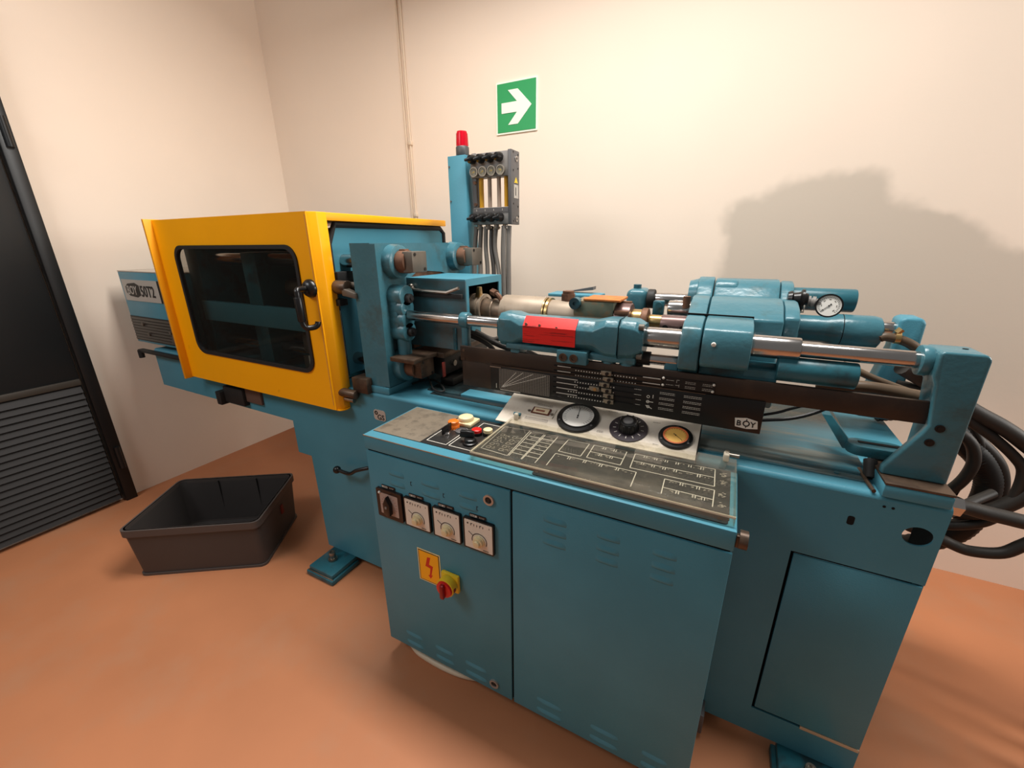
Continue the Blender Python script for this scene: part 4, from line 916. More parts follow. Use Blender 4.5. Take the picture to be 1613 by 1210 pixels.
# temperature controllers
for i, (x0, x1) in enumerate(((-0.942, -0.836), (-0.826, -0.7245), (-0.713, -0.6115), (-0.601, -0.499))):
    z0, z1 = 0.640, 0.746; y = CY0
    tcx = (x0+x1)/2; tcz = (z0+z1)/2
    f = part('temperature_controller', MB().prism(rrect(x0, z0, x1, z1, 0.004), 'y', y-0.010, y), BLACK if i else mat('brown_black_frame', (38, 24, 20), 0.4), ld, ('black-framed controller with grey face and black pointer' if i == 0 else None))
    if i == 0:
        part('face', MB().prism(rrect(x0+0.015, z0+0.015, x1-0.015, z1-0.013, 0.003), 'y', y-0.0108, y-0.010), mat('grey_pink_dial', (168, 150, 140), 0.45), f)
        part('pointer_knob', MB().prism([(tcx, tcz+0.038), (tcx+0.014, tcz+0.010), (tcx+0.013, tcz-0.03), (tcx, tcz-0.036), (tcx-0.013, tcz-0.028), (tcx-0.014, tcz+0.010)], 'y', y-0.026, y-0.0108, bev=0.002), BLACK, f)
        part('pointer_hub', MB().cyl((tcx, y-0.028, tcz), (tcx, y-0.025, tcz), 0.0045, n=12), GREYPL, f)
        part('scale', dial_marks(Vector((tcx, y-0.0108, tcz)), XV, Vector((0, 0, 1)), Vector((0, -1, 0)), 0.028, 0.034, 15, off=0.0002, wd=0.0012), mat('reddish_marks', (150, 70, 60), 0.5), f)
        part('pilot_lamp', MB().ball((x0+0.016, y-0.011, z1-0.013), 0.005, 10), DIALW, f)
    else:
        part('face', MB().prism(rrect(x0+0.0055, z0+0.006, x1-0.0035, z1-0.004, 0.002), 'y', y-0.0115, y-0.010), DIALC, f)
        kx, kz = tcx+0.004, tcz-0.014
        part('set_knob', MB().lathe([(0, 0.0185), (0.004, 0.0185), (0.005, 0.0165), (0.012, 0.0155), (0.013, 0.0105), (0.020, 0.0095), (0.0205, 0.007)], (kx, y-0.0115, kz), (0, -1, 0), 28), CREAM, f)
        c = Vector((kx, y-0.0115, kz)); yv = Vector((0, -1, 0)); zv = Vector((0, 0, 1))
        m = dial_marks(c, XV, zv, yv, 0.0235, 0.026, 40, a0=190, a1=-20, off=0.0002, wd=0.003)
        dial_marks(c, XV, zv, yv, 0.032, 0.036, 9, a0=190, a1=-20, off=0.0002, wd=0.0022)
        strips(m, [((kx-0.036, y-0.0118, kz+0.024), (kx-0.022, y-0.0118, kz+0.014))], 0.0018, yv)
        segs = [((x0+0.028+k*0.010, y-0.0118, z1-0.013), (x0+0.028+k*0.010, y-0.0118, z1-0.020)) for k in range(5)]
        segs += [((x0+0.028+k*0.010, y-0.0118, z1-0.013), (x0+0.033+k*0.010, y-0.0118, z1-0.013)) for k in (0, 3)]
        segs += [((x1-0.013, y-0.0118, z1-0.012), (x1-0.013, y-0.0118, z1-0.016)), ((x1-0.035, y-0.0118, z0+0.011), (x1-0.017, y-0.0118, z0+0.011))]
        strips(m, segs, 0.0016, yv)
        part('scale_print', m, mat('dial_ink', (70, 64, 60), 0.5), f, kind='stuff')
        part('dot', MB().cyl((x0+0.017, y-0.0122, z1-0.015), (x0+0.017, y-0.0115, z1-0.015), 0.0026, n=12), INK, f)
    tx0 = x0 + (0.020 if i == 0 else 0.018)
    tg = part('name_tag', MB().prism(rrect(tx0, z1+0.003, tx0+0.056, z1+0.013, 0.002), 'y', y-0.003, y), BLACK, ld)
    segs = [((tx0+0.004+k*0.0055, y-0.0032, z1+0.0055), (tx0+0.004+k*0.0055, y-0.0032, z1+0.0105)) for k in range(5)]
    segs += [((tx0+0.004, y-0.0032, z1+0.0055), (tx0+0.026, y-0.0032, z1+0.0055)), ((tx0+0.004, y-0.0032, z1+0.0105), (tx0+0.026, y-0.0032, z1+0.0105))]
    segs += [((tx0+0.036+k*0.0045, y-0.0032, z1+0.006), (tx0+0.036+k*0.0045, y-0.0032, z1+0.010)) for k in range(4)]
    m = strips(MB(), segs, 0.0012, (0, -1, 0)); fx = tx0+0.004+i*0.0055
    m.box((fx, y-0.0034, z1+0.0055), (fx+0.0055, y-0.003, z1+0.0105))
    part('tag_print', m, PRINT, tg)
for x, z in ((-0.798, 0.795), (-0.675, 0.789), (-0.558, 0.781)):
    part('door_mark', strips(MB(), [((x, CY0-0.0003, z-0.006), (x, CY0-0.0003, z+0.006)), ((x, CY0-0.0003, z+0.006), (x+0.005, CY0-0.0003, z+0.006)), ((x, CY0-0.0003, z-0.006), (x+0.005, CY0-0.0003, z-0.006))], 0.0014, (0, -1, 0)), INK, ld)
# high-voltage label and main switch
wl = part('warning_label', MB().box((-0.797, CY0-0.001, 0.4265), (-0.706, CY0, 0.555)), mat('cream_label_edge', (240, 220, 160), 0.5), ld, 'yellow high-voltage label')
part('label_border', MB().box((-0.7935, CY0-0.0014, 0.430), (-0.7095, CY0-0.001, 0.5515)), INK, wl)
part('label_field', MB().box((-0.7905, CY0-0.0018, 0.433), (-0.7125, CY0-0.0014, 0.5485)), WARN, wl)
bolt = [(-0.757, 0.531), (-0.744, 0.533), (-0.752, 0.503), (-0.736, 0.500), (-0.745, 0.462), (-0.739, 0.464), (-0.749, 0.446), (-0.758, 0.458), (-0.752, 0.460), (-0.747, 0.489), (-0.767, 0.492)]
part('lightning_bolt', MB().prism(bolt, 'y', CY0-0.0022, CY0-0.0018), WARNRED, wl)
ms = part('main_switch', MB().box((-0.697, CY0-0.014, 0.442), (-0.630, CY0, 0.510), 0.006).cyl((-0.6635, CY0-0.014, 0.476), (-0.6635, CY0-0.040, 0.476), 0.032, n=32, bev=0.003), YPL, ld, 'yellow rotary main switch')
part('switch_dial', MB().lathe([(0, 0.0285), (0.006, 0.0275), (0.0075, 0.024)], (-0.6635, CY0-0.040, 0.476), (0, -1, 0), 28), REDP, ms)
part('switch_handle', MB().box((-0.671, CY0-0.060, 0.450), (-0.656, CY0-0.046, 0.502), 0.004), DKRED, ms)
part('switch_pip', MB().box((-0.640, CY0-0.036, 0.470), (-0.6305, CY0-0.026, 0.482), 0.001), DKRED, ms)
# console fittings
part('rubber_mat', MB().box((-0.967, 0.885, 0.926), (-0.776, 1.106, 0.929), 0.001), MAT_, cc, 'worn brown tray mat')
cp_ = part('control_panel', MB().box((-0.776, 0.886, 0.926), (0.068, 1.112, 0.928)), mat('black_console_panel', (36, 34, 32), 0.4, var=0.15, vscale=12, dirt=(80, 74, 66), damt=0.4, dscale=16), cc, 'black printed console panel')
lines = [
[(-0.595, 1.097), (-0.508, 1.105), (-0.497, 0.927), (-0.588, 0.934), (-0.595, 1.097)], [(-0.5, 1.097), (-0.493, 0.929)],
[(-0.498, 1.103), (-0.412, 1.107), (-0.41, 0.924)], [(-0.457, 1.099), (-0.454, 0.928)], [(-0.452, 1.098), (-0.451, 0.926)],
[(-0.376, 1.098), (-0.31, 1.1), (-0.31, 1.016), (-0.377, 1.017), (-0.376, 1.098)], [(-0.377, 0.927), (-0.379, 1.0), (-0.152, 0.998), (-0.151, 0.923)],
[(-0.295, 1.098), (-0.199, 1.102), (-0.198, 1.016), (-0.293, 1.017), (-0.295, 1.098)], [(-0.293, 1.055), (-0.198, 1.053)],
[(-0.175, 1.098), (0.031, 1.105), (0.033, 1.015), (-0.172, 1.014), (-0.175, 1.098)], [(-0.171, 1.055), (0.03, 1.06)],
[(-0.079, 0.925), (-0.081, 0.997), (0.034, 0.997), (0.033, 0.922)], [(-0.079, 0.955), (0.032, 0.953)],
[(-0.765, 0.905), (-0.765, 1.0), (-0.693, 1.0), (-0.693, 0.905), (-0.765, 0.905)], [(-0.683, 1.0), (-0.683, 0.905), (-0.60, 0.905)], [(-0.683, 1.0), (-0.66, 1.0)],
[(-0.672, 1.045), (-0.672, 1.09), (-0.605, 1.09)]]
ZP = 0.9281
segs = [((a[0], a[1], ZP), (b[0], b[1], ZP)) for l in lines for a, b in zip(l, l[1:])]
for k in range(6):
    y = 0.95 + k*0.024
    segs += [((-0.494, y, ZP), (-0.457, y, ZP)), ((-0.450, y, ZP), (-0.412, y, ZP))]
for xs, y in (((-0.335, -0.290, -0.245, -0.20), 0.998), ((-0.262, -0.231), 1.099), ((-0.262, -0.231), 1.054), ((-0.146, -0.118, -0.09, -0.062, -0.03, 0.0), 1.101), ((-0.146, -0.118, -0.09, -0.062, -0.005), 1.058), ((-0.04, -0.002), 0.997), ((-0.045, -0.008, 0.012), 0.954)):
    for x in xs:
        segs += [((x-0.003, y, ZP), (x-0.003, y-0.014, ZP)), ((x+0.003, y, ZP), (x+0.003, y-0.014, ZP))]
part('panel_lines', strips(MB(), segs, 0.0022, (0, 0, 1)), PRINT, cp_)
random.seed(11); segs = []
def gl(x0, x1, y0, y1, n):
    for k in range(n):
        x = random.uniform(x0, x1); y = random.uniform(y0, y1); l = random.uniform(0.002, 0.006)
        segs.append(((x, y, ZP), (x+l, y+random.choice((0, 0, 0.002)), ZP)))
for x in (-0.575, -0.545, -0.555, -0.525):
    pass
for k in range(5):
    for c in range(2):
        x, y = -0.578+c*0.042, 0.945+k*0.022
        segs += [((x, y, ZP), (x+0.012, y, ZP)), ((x+0.012, y, ZP), (x+0.012, y+0.012, ZP)), ((x, y+0.012, ZP), (x+0.012, y+0.012, ZP)), ((x, y, ZP), (x, y+0.012, ZP))]
        gl(x+0.014, x+0.028, y, y+0.014, 7)
gl(-0.37, -0.16, 0.985, 0.992, 14); gl(-0.285, -0.205, 1.085, 1.095, 8); gl(-0.285, -0.205, 1.04, 1.048, 8)
gl(-0.165, 0.02, 1.088, 1.096, 22); gl(-0.165, 0.02, 1.044, 1.052, 20); gl(-0.07, 0.025, 0.984, 0.992, 12); gl(-0.07, 0.025, 0.94, 0.949, 12)
for k in range(6): gl(-0.49, -0.46, 0.955+k*0.024, 0.962+k*0.024, 2); gl(-0.445, -0.415, 0.955+k*0.024, 0.962+k*0.024, 2)
for y in (1.085, 1.045, 0.985, 0.94):
    gl(0.042, 0.056, y-0.012, y+0.008, 16)
part('panel_symbols', strips(MB(), segs, 0.0016, (0, 0, 1)), mat('dim_white_print', (176, 168, 154), 0.6), cp_)
sg = [((x, y), ) for x in () for y in ()]
m = MB()
for y in (1.078, 1.035):
    for k in range(14): m.cyl((-0.165+k*0.0145, y, 0.928), (-0.165+k*0.0145, y, 0.9285), 0.0028, n=8)
for y in (0.975, 0.932):
    for k in range(8): m.cyl((-0.072+k*0.0135, y, 0.928), (-0.072+k*0.0135, y, 0.9285), 0.0028, n=8)
part('membrane_keys', m, INK, cp_)
def button(nm, x, y, r, h, m_, base=None, lab=None):
    b = part(nm, MB().lathe([(0, r*1.05), (h*0.45, r*1.05), (h*0.5, r)], (x, y, 0.928), (0, 0, 1), 24), base or BLACK, cc, lab)
    part('button_cap', MB().lathe([(h*0.5, r*0.98), (h*0.92, r*0.95), (h, r*0.8), (h*1.02, r*0.2)], (x, y, 0.928), (0, 0, 1), 24), m_, b)
    return b
sq = part('mushroom_button', MB().box((-0.757, 1.035, 0.928), (-0.690, 1.098, 0.940), 0.003), CREAM, cc, 'cream button on a square base')
part('button_cap', MB().lathe([(0.012, 0.026), (0.016, 0.027), (0.024, 0.024), (0.028, 0.016), (0.029, 0.003)], (-0.726, 1.066, 0.928), (0, 0, 1), 28), CREAM, sq)
button('push_button', -0.742, 1.016, 0.0185, 0.026, ORANGE, ORANGE, 'orange push button')
button('push_button', -0.647, 1.006, 0.0165, 0.020, REDP, None, 'red push button')
button('push_button', -0.613, 1.018, 0.0155, 0.022, CREAM, None, 'cream push button')
part('blanking_cap', MB().lathe([(0, 0.021), (0.004, 0.021), (0.006, 0.016), (0.003, 0.015), (0.0031, 0.004)], (-0.703, 1.005, 0.928), (0, 0, 1), 24), GREYDK, cc)
ky = part('key_switch', MB().lathe([(0, 0.012), (0.005, 0.012), (0.009, 0.009)], (-0.735, 0.968, 0.928), (0, 0, 1), 18), CHROME, cc)
part('key', MB().box((-0.738, 0.945, 0.932), (-0.734, 0.995, 0.958), 0.002), BLACK, ky, 'black key flag')
rs = part('rotary_selector', MB().lathe([(0, 0.023), (0.006, 0.023), (0.008, 0.019), (0.016, 0.018), (0.018, 0.015)], (-0.632, 0.944, 0.928), (0, 0, 1), 26), BLACK, cc)
part('selector_bar', MB().hexa([(-0.668, 0.937, 0.944), (-0.622, 0.946, 0.944), (-0.626, 0.964, 0.944), (-0.672, 0.955, 0.944), (-0.664, 0.941, 0.966), (-0.622, 0.948, 0.966), (-0.626, 0.960, 0.966), (-0.668, 0.952, 0.966)], 0.003), BLACK, rs)
part('toggle', MB().box((-0.640, 1.052, 0.928), (-0.622, 1.064, 0.936), 0.002), BLACK, cc)
st_ = part('front_strip', MB().prism(rrect(-0.395, 0.868, 0.066, 0.890, 0.008), 'z', 0.926, 0.9285), INK, cc)
for x in (-0.385, 0.05, -0.17): part('strip_screw', MB().cyl((x, 0.879, 0.9285), (x, 0.879, 0.931), 0.006, n=12), CHROME, st_)
part('lid_hook', MB().cyl((0.09, 0.862, 0.905), (0.106, 0.862, 0.905), 0.02, n=18).box((0.084, 0.856, 0.885), (0.10, 0.868, 0.915), 0.002), OILBROWN, cc, 'brown hook on the lid corner')
part('foot', MB().cyl((CX0+0.06, CY0+0.06, 0), (CX0+0.06, CY0+0.06, 0.07), 0.02, n=14), RUBBER, cc)
part('foot', MB().cyl((CX1-0.06, CY0+0.06, 0), (CX1-0.06, CY0+0.06, 0.07), 0.02, n=14), RUBBER, cc)
part('foot', MB().cyl((CX0+0.06, CY1-0.03, 0), (CX0+0.06, CY1-0.03, 0.07), 0.02, n=14), RUBBER, cc)
part('foot', MB().cyl((CX1-0.06, CY1-0.03, 0), (CX1-0.06, CY1-0.03, 0.07), 0.02, n=14), RUBBER, cc)
part('corner_bracket', MB().box((0.085, 1.06, 0.02), (0.115, 1.117, 0.10), 0.004), GREYDK, cc)

# hinged clear cover over the console
ac = thing('acrylic_cover', 'clear acrylic cover hinged over the printed console panel', 'cover', (-0.255, 1.0, 0.926))
AX0, AX1, AY0, AY1 = -0.583, 0.078, 0.866, 1.134
part('sheet', MB().box((AX0, AY0, 0.951), (AX1, AY1, 0.955), 0.0005), ACR, ac)
part('front_edge', MB().box((AX0, AY0, 0.946), (AX1, AY0+0.004, 0.951), 0.0005), ACEDGE, ac, 'yellowed front edge')
part('front_wall', MB().box((AX0, AY0+0.0005, 0.9275), (AX1, AY0+0.003, 0.946)), ACR, ac)
part('left_edge', MB().box((AX0, AY0+0.004, 0.946), (AX0+0.004, AY1, 0.951), 0.0005), ACEDGE, ac)
part('left_wall', MB().box((AX0+0.0005, AY0+0.004, 0.9275), (AX0+0.003, AY1, 0.946)), ACR, ac)
part('right_edge', MB().box((AX1-0.003, AY0+0.004, 0.9275), (AX1, AY1, 0.951), 0.0005), ACR, ac)
for x, d in ((-0.565, 1), (0.052, 1)):
    h_ = part('hinge_lug', MB().box((x-0.007, AY1-0.02, 0.951), (x+0.007, AY1+0.004, 0.972), 0.003), ACEDGE, ac)
    part('hinge_pin', MB().cyl((x-0.012 if x < 0 else x-0.002, AY1-0.006, 0.967), (x+0.012 if x < 0 else x+0.03, AY1-0.006, 0.967), 0.0055, n=14), TEALDK if x < 0 else STEEL, h_)

# ================================================================ signal post, lamp and cooling water flow meter
sp_ = thing('signal_post', 'tall teal box post behind the platen carrying the red lamp', 'post', (-1.14, 1.74, 0.0))
part('column', MB().box((-1.192, 1.70, 0.0), (-1.098, 1.785, 1.862), 0.003), TEAL, sp_)
for z in (1.82, 1.68): part('post_screw', MB().cyl((-1.184, 1.698, z), (-1.184, 1.701, z), 0.004, n=10), GREYDK, sp_)
sl_ = thing('signal_lamp', 'red signal lamp on top of the teal post', 'lamp', (-1.137, 1.74, 1.862))
part('base', MB().lathe([(0, 0.028), (0.002, 0.029), (0.036, 0.029), (0.04, 0.026)], (-1.137, 1.74, 1.862), (0, 0, 1), 26), mat('charcoal_plastic', (66, 66, 66), 0.45), sl_)
part('lens', MB().lathe([(0.04, 0.0255), (0.046, 0.0255), (0.09, 0.0232), (0.098, 0.0215), (0.100, 0.014)], (-1.137, 1.74, 1.862), (0, 0, 1), 28), REDLENS, sl_)
for k in range(10):
    a = k*2*PI/10
    part('lens_rib', MB().cyl((-1.137+0.0252*math.cos(a), 1.74+0.0252*math.sin(a), 1.905), (-1.137+0.0230*math.cos(a), 1.74+0.0230*math.sin(a), 1.953), 0.0018, n=6), REDLENS, sl_)
fm = thing('flow_meter', 'grey four-channel flow meter with black knobs beside the red lamp', 'meter', (-0.99, 1.74, 1.57))
FX0, FX1, FY = -1.083, -0.893, 1.712
part('top_block', MB().box((FX0, FY, 1.768), (FX1, FY+0.055, 1.863), 0.004), GREYPL, fm)
part('bottom_block', MB().box((FX0+0.008, FY, 1.578), (FX1, FY+0.055, 1.648), 0.004), GREYPL, fm)
part('number_strip', MB().box((FX0+0.010, FY-0.002, 1.628), (FX1-0.004, FY, 1.646)), GREYDK, fm)
part('end_plate', MB().box((FX1-0.004, FY-0.002, 1.576), (FX1+0.012, FY+0.075, 1.866), 0.002), GREYDK, fm, 'dark grey end plate')
part('left_plate', MB().box((FX0+0.004, FY+0.006, 1.578), (FX0+0.026, FY+0.055, 1.866), 0.002), GREYDK, fm)
for z in (1.75, 1.662): part('plate_screw', MB().cyl((FX0+0.02, FY+0.0, z), (FX0+0.02, FY+0.01, z), 0.007, n=12), RUST, fm)
lbx = FX1+0.0125
part('side_label', MB().box((lbx-0.0005, FY+0.022, 1.682), (lbx+0.0005, FY+0.062, 1.735)), SILVER, fm)
part('side_warning', MB().prism([(FY+0.026, 1.742), (FY+0.058, 1.742), (FY+0.042, 1.764)], 'x', lbx-0.0005, lbx+0.0008), YPL, fm)
part('label_print', MB().box((lbx+0.0004, FY+0.035, 1.692), (lbx+0.0009, FY+0.041, 1.725)), INK, fm)
for z in (1.835, 1.598):
    part('end_port', MB()._ring((lbx-0.001, FY+0.045, z), (1, 0, 0), 0.006, 0.011, 0.004, 18), CHROME, fm)
for y, z in ((0.018, 1.858), (0.062, 1.852), (0.018, 1.79), (0.062, 1.80), (0.018, 1.66), (0.062, 1.65), (0.018, 1.59), (0.066, 1.61)):
    part('end_screw', MB().cyl((lbx-0.001, FY+y, z), (lbx+0.001, FY+y, z), 0.004, n=8), BLACK, fm)
for i in range(4):
    x = -1.060 + i*0.0435
    for z, s_ in ((1.840, 1), (1.606, -1)):
        k_ = part('valve_knob', MB().lathe([(0, 0.018), (0.012, 0.019), (0.026, 0.016), (0.030, 0.010)], (x-0.004, FY, z), (-0.25, -1, 0), 20), BLACK, fm)
        part('knob_grip', MB().hexa([(x-0.026, FY-0.042, z-0.010), (x+0.006, FY-0.036, z-0.006), (x+0.008, FY-0.026, z-0.006), (x-0.024, FY-0.030, z-0.010), (x-0.026, FY-0.042, z), (x+0.006, FY-0.036, z+0.008), (x+0.008, FY-0.026, z+0.008), (x-0.024, FY-0.030, z)], 0.002), BLACK, k_)
    tgv = Vector((0.05, -1, 0)).normalized(); c = Vector((x+0.003, FY-0.012, 1.790))
    g_ = part('thermometer', MB().cyl(c-tgv*(-0.0), c-tgv*0.012, 0.018, n=24)._ring(c-tgv*0.002, tgv, 0.0165, 0.0195, 0.006, 26), mat('steel_bezel', (170, 160, 146), 0.3, 0.8), fm)
    part('dial', MB().cyl(c, c+tgv*0.001, 0.0165, n=24), mat('grey_olive_dial', (150, 144, 124), 0.4), g_)
    part('dial_print', dial_marks(c, Vector((1, 0, 0)), Vector((0, 0, 1)), tgv, 0.008, 0.012, 9, off=0.0012, wd=0.002), INK, g_)
    part('needle', needle(c, Vector((1, 0, 0)), Vector((0, 0, 1)), tgv, 0.010, (200, 215, 185, 160)[i], 0.0012, 0.0014), YPL, g_)
    part('number', MB().box((x+0.004, FY-0.0026, 1.633), (x+0.0055, FY-0.002, 1.641)), PRINT, fm)
    part('hose_nozzle', MB().cyl((x+0.006, FY+0.02, 1.556), (x+0.006, FY+0.02, 1.58), 0.012, n=16)._ring((x+0.006, FY+0.02, 1.56), (0, 0, 1), 0.011, 0.017, 0.008, 18), STEEL, fm)
for x, mt_, r in ((-1.040, TUBEY, 0.0105), (-0.998, TUBEG, 0.009), (-0.952, TUBEG, 0.009), (-0.916, TUBEY, 0.0095)):
    part('flow_tube', MB().cyl((x, FY+0.02, 1.645), (x, FY+0.02, 1.77), r, n=18), mt_, fm, 'amber flow tube' if mt_ is TUBEY else 'clear grey flow tube')
# cooling hoses below the flow meter
fh = [([(-1.068, 1.725, 1.57), (-1.078, 1.715, 1.453), (-1.074, 1.70, 1.354), (-1.07, 1.66, 1.2)], 0.0105, 'leftmost grey cooling hose hanging under the flow meter'),
      ([(-1.046, 1.73, 1.57), (-1.050, 1.72, 1.453), (-1.040, 1.70, 1.355), (-1.03, 1.64, 1.2)], 0.0105, 'second grey cooling hose from the left under the flow meter'),
      ([(-1.018, 1.725, 1.57), (-1.016, 1.715, 1.481), (-1.001, 1.70, 1.376), (-0.99, 1.66, 1.22)], 0.010, 'third grey cooling hose from the left, bending away under the flow meter'),
      ([(-1.000, 1.745, 1.57), (-0.990, 1.72, 1.481), (-0.968, 1.70, 1.371), (-0.955, 1.66, 1.22)], 0.010, 'dark cooling hose crossing between its neighbours in the middle of the row'),
      ([(-0.968, 1.73, 1.57), (-0.968, 1.715, 1.481), (-0.942, 1.70, 1.366), (-0.925, 1.66, 1.25)], 0.010, 'curved cooling hose next to the straight rightmost pair'),
      ([(-0.926, 1.725, 1.57), (-0.924, 1.71, 1.454), (-0.917, 1.70, 1.274), (-0.91, 1.67, 1.1)], 0.0115, 'straight cooling hose, left one of the rightmost pair'),
      ([(-0.906, 1.735, 1.57), (-0.903, 1.72, 1.454), (-0.898, 1.71, 1.274), (-0.89, 1.68, 1.1)], 0.0115, 'straight cooling hose at the right end of the row')]
HG = mat('grey_cooling_hose', (104, 98, 92), 0.45, var=0.08, vscale=12)
HD = mat('dark_cooling_hose', (62, 58, 55), 0.45)
for i, (p, r, lab) in enumerate(fh):
    solo('cooling_hose', MB().tube(p, r, 10), HD if i == 3 else HG, lab, 'hose', p[-1], 'cooling hoses under the flow meter')

# ================================================================ hoses at the right end of the machine
hs = [([(0.47, 1.63, 0.98), (0.56, 1.64, 0.995), (0.64, 1.65, 0.975), (0.70, 1.65, 0.911), (0.751, 1.65, 0.862), (0.785, 1.65, 0.796), (0.788, 1.65, 0.706), (0.766, 1.66, 0.601), (0.70, 1.70, 0.50), (0.58, 1.72, 0.42)], 0.032, 'thick ribbed black hose looping behind the end post', 'ribbed'),
      ([(0.46, 1.50, 1.16), (0.56, 1.55, 1.10), (0.653, 1.55, 1.044), (0.719, 1.55, 1.009), (0.773, 1.55, 0.972), (0.86, 1.56, 0.90), (0.93, 1.60, 0.80), (0.985, 1.58, 0.60), (1.02, 1.54, 0.30), (1.06, 1.50, 0.06), (1.2, 1.46, 0.022), (1.5, 1.42, 0.022)], 0.021, 'thick black hose sweeping out to the right from the end post', ''),
      ([(0.47, 1.55, 1.10), (0.58, 1.55, 1.07), (0.658, 1.55, 1.01), (0.713, 1.55, 0.973), (0.77, 1.55, 0.923), (0.795, 1.55, 0.885), (0.799, 1.55, 0.815), (0.787, 1.55, 0.748), (0.756, 1.56, 0.695), (0.691, 1.58, 0.654), (0.60, 1.60, 0.64)], 0.0135, 'thin black hose forming the outer loop behind the end post', ''),
      ([(0.50, 1.62, 1.04), (0.60, 1.64, 1.02), (0.673, 1.65, 0.974), (0.72, 1.65, 0.93), (0.765, 1.65, 0.888), (0.797, 1.65, 0.844), (0.816, 1.65, 0.783), (0.815, 1.65, 0.712), (0.796, 1.65, 0.659), (0.72, 1.67, 0.60), (0.60, 1.69, 0.58)], 0.0185, 'smooth black hose hugging the outside of the ribbed one', ''),
      ([(0.58, 1.62, 0.67), (0.655, 1.60, 0.722), (0.69, 1.60, 0.77), (0.711, 1.60, 0.824), (0.713, 1.60, 0.885), (0.68, 1.60, 0.945), (0.60, 1.62, 0.98)], 0.0155, 'black hose curling up inside the ribbed loop', ''),
      ([(0.52, 1.58, 0.68), (0.60, 1.56, 0.64), (0.684, 1.55, 0.623), (0.716, 1.55, 0.612), (0.758, 1.55, 0.604), (0.821, 1.55, 0.621), (0.857, 1.55, 0.664), (0.90, 1.545, 0.72), (0.95, 1.53, 0.70), (0.99, 1.48, 0.45), (1.01, 1.42, 0.10), (1.10, 1.38, 0.018), (1.5, 1.34, 0.018)], 0.0165, 'lowest black hose sagging above the floor at the right', ''),
      ([(0.70, 1.64, 0.97), (0.74, 1.64, 0.90), (0.735, 1.66, 0.80), (0.72, 1.66, 0.70), (0.70, 1.68, 0.62)], 0.009, 'thin black cable running down inside the hose loops', ''),
      ([(0.60, 1.66, 0.70), (0.70, 1.60, 0.70), (0.755, 1.56, 0.735), (0.80, 1.55, 0.79), (0.845, 1.55, 0.87), (0.90, 1.56, 0.93), (0.98, 1.60, 0.97), (1.06, 1.62, 0.85), (1.10, 1.60, 0.45), (1.13, 1.58, 0.08), (1.25, 1.55, 0.022), (1.5, 1.52, 0.022)], 0.021, 'black hose rising to the right from below the ribbed loop', '')]
for p, r, lab, kd in hs:
    if kd: solo('hydraulic_hose', MB().tube(p, r, 12, sub=16, ribs=0.05), RUBBER, lab, 'hose', p[-1], 'hoses behind the right end of the bed')
    else: solo('hydraulic_hose', MB().tube(p, r, 12), HOSE, lab, 'hose', p[-1], 'hoses behind the right end of the bed')
t = thing('drain_hose', 'straight black hose with a steel hex fitting at the right end of the bed', 'hose', (0.52, 1.33, 0.856), 'hoses behind the right end of the bed')
part('hose', MB().tube([(0.60, 1.34, 0.846), (0.62, 1.345, 0.845), (0.66, 1.35, 0.838), (0.72, 1.355, 0.832), (0.80, 1.36, 0.822), (0.90, 1.365, 0.78), (0.98, 1.36, 0.55), (1.02, 1.34, 0.12), (1.12, 1.30, 0.02), (1.5, 1.25, 0.02)], 0.0185, 12), HOSE, t)
part('fitting', MB().cyl((0.50, 1.335, 0.850), (0.585, 1.337, 0.848), 0.018, n=16).cyl((0.572, 1.337, 0.848), (0.604, 1.34, 0.846), 0.0265, n=6), CHROME, t, 'steel hex fitting')
t = thing('return_hose', 'thin grey hose with steel elbow leaving the bed below the hex fitting', 'hose', (0.52, 1.40, 0.76), 'hoses behind the right end of the bed')
part('hose', MB().tube([(0.50, 1.40, 0.765), (0.56, 1.40, 0.76), (0.62, 1.42, 0.775), (0.68, 1.47, 0.80), (0.74, 1.52, 0.82)], 0.0125, 10), HOSE, t)
part('elbow', MB().cyl((0.49, 1.39, 0.80), (0.56, 1.395, 0.805), 0.011, n=14), STEEL, t)
rh = [([(0.395, 1.50, 1.238), (0.41, 1.50, 1.242), (0.457, 1.50, 1.23), (0.497, 1.50, 1.198), (0.546, 1.50, 1.132), (0.61, 1.52, 1.031)], 0.0125, 'grey hose from the brass fitting behind the chrome rod'),
      ([(0.29, 1.34, 1.19), (0.327, 1.33, 1.176), (0.366, 1.33, 1.160), (0.434, 1.33, 1.138), (0.496, 1.34, 1.123), (0.56, 1.38, 1.09)], 0.009, 'thin brown hose in front of the back end post'),
      ([(0.23, 1.26, 1.147), (0.28, 1.255, 1.152), (0.33, 1.255, 1.157), (0.39, 1.26, 1.152), (0.455, 1.27, 1.142), (0.52, 1.32, 1.12)], 0.0155, 'thick brown oily hose lying along the scale bar'),
      ([(0.47, 1.66, 1.17), (0.548, 1.66, 1.10), (0.60, 1.66, 1.05), (0.66, 1.67, 0.98)], 0.013, 'dark hose dropping from the back end post')]
for i, (p, r, lab) in enumerate(rh):
    solo('oil_hose', MB().tube(p, r, 10), HOSEB if i != 3 else HOSE, lab, 'hose', p[-1], 'hoses between the end posts')
ft_ = thing('hose_fitting', 'brass tee fitting on the end of the back cylinder', 'fitting', (0.405, 1.50, 1.24))
part('nipple', MB().cyl((0.385, 1.50, 1.24), (0.425, 1.50, 1.242), 0.011, n=6), RUST, ft_)
part('clamp', MB()._ring((0.425, 1.50, 1.241), (1, 0, 0), 0.011, 0.016, 0.012, 18).cyl((0.428, 1.50, 1.255), (0.436, 1.50, 1.266), 0.009, n=8), BRASS, ft_)
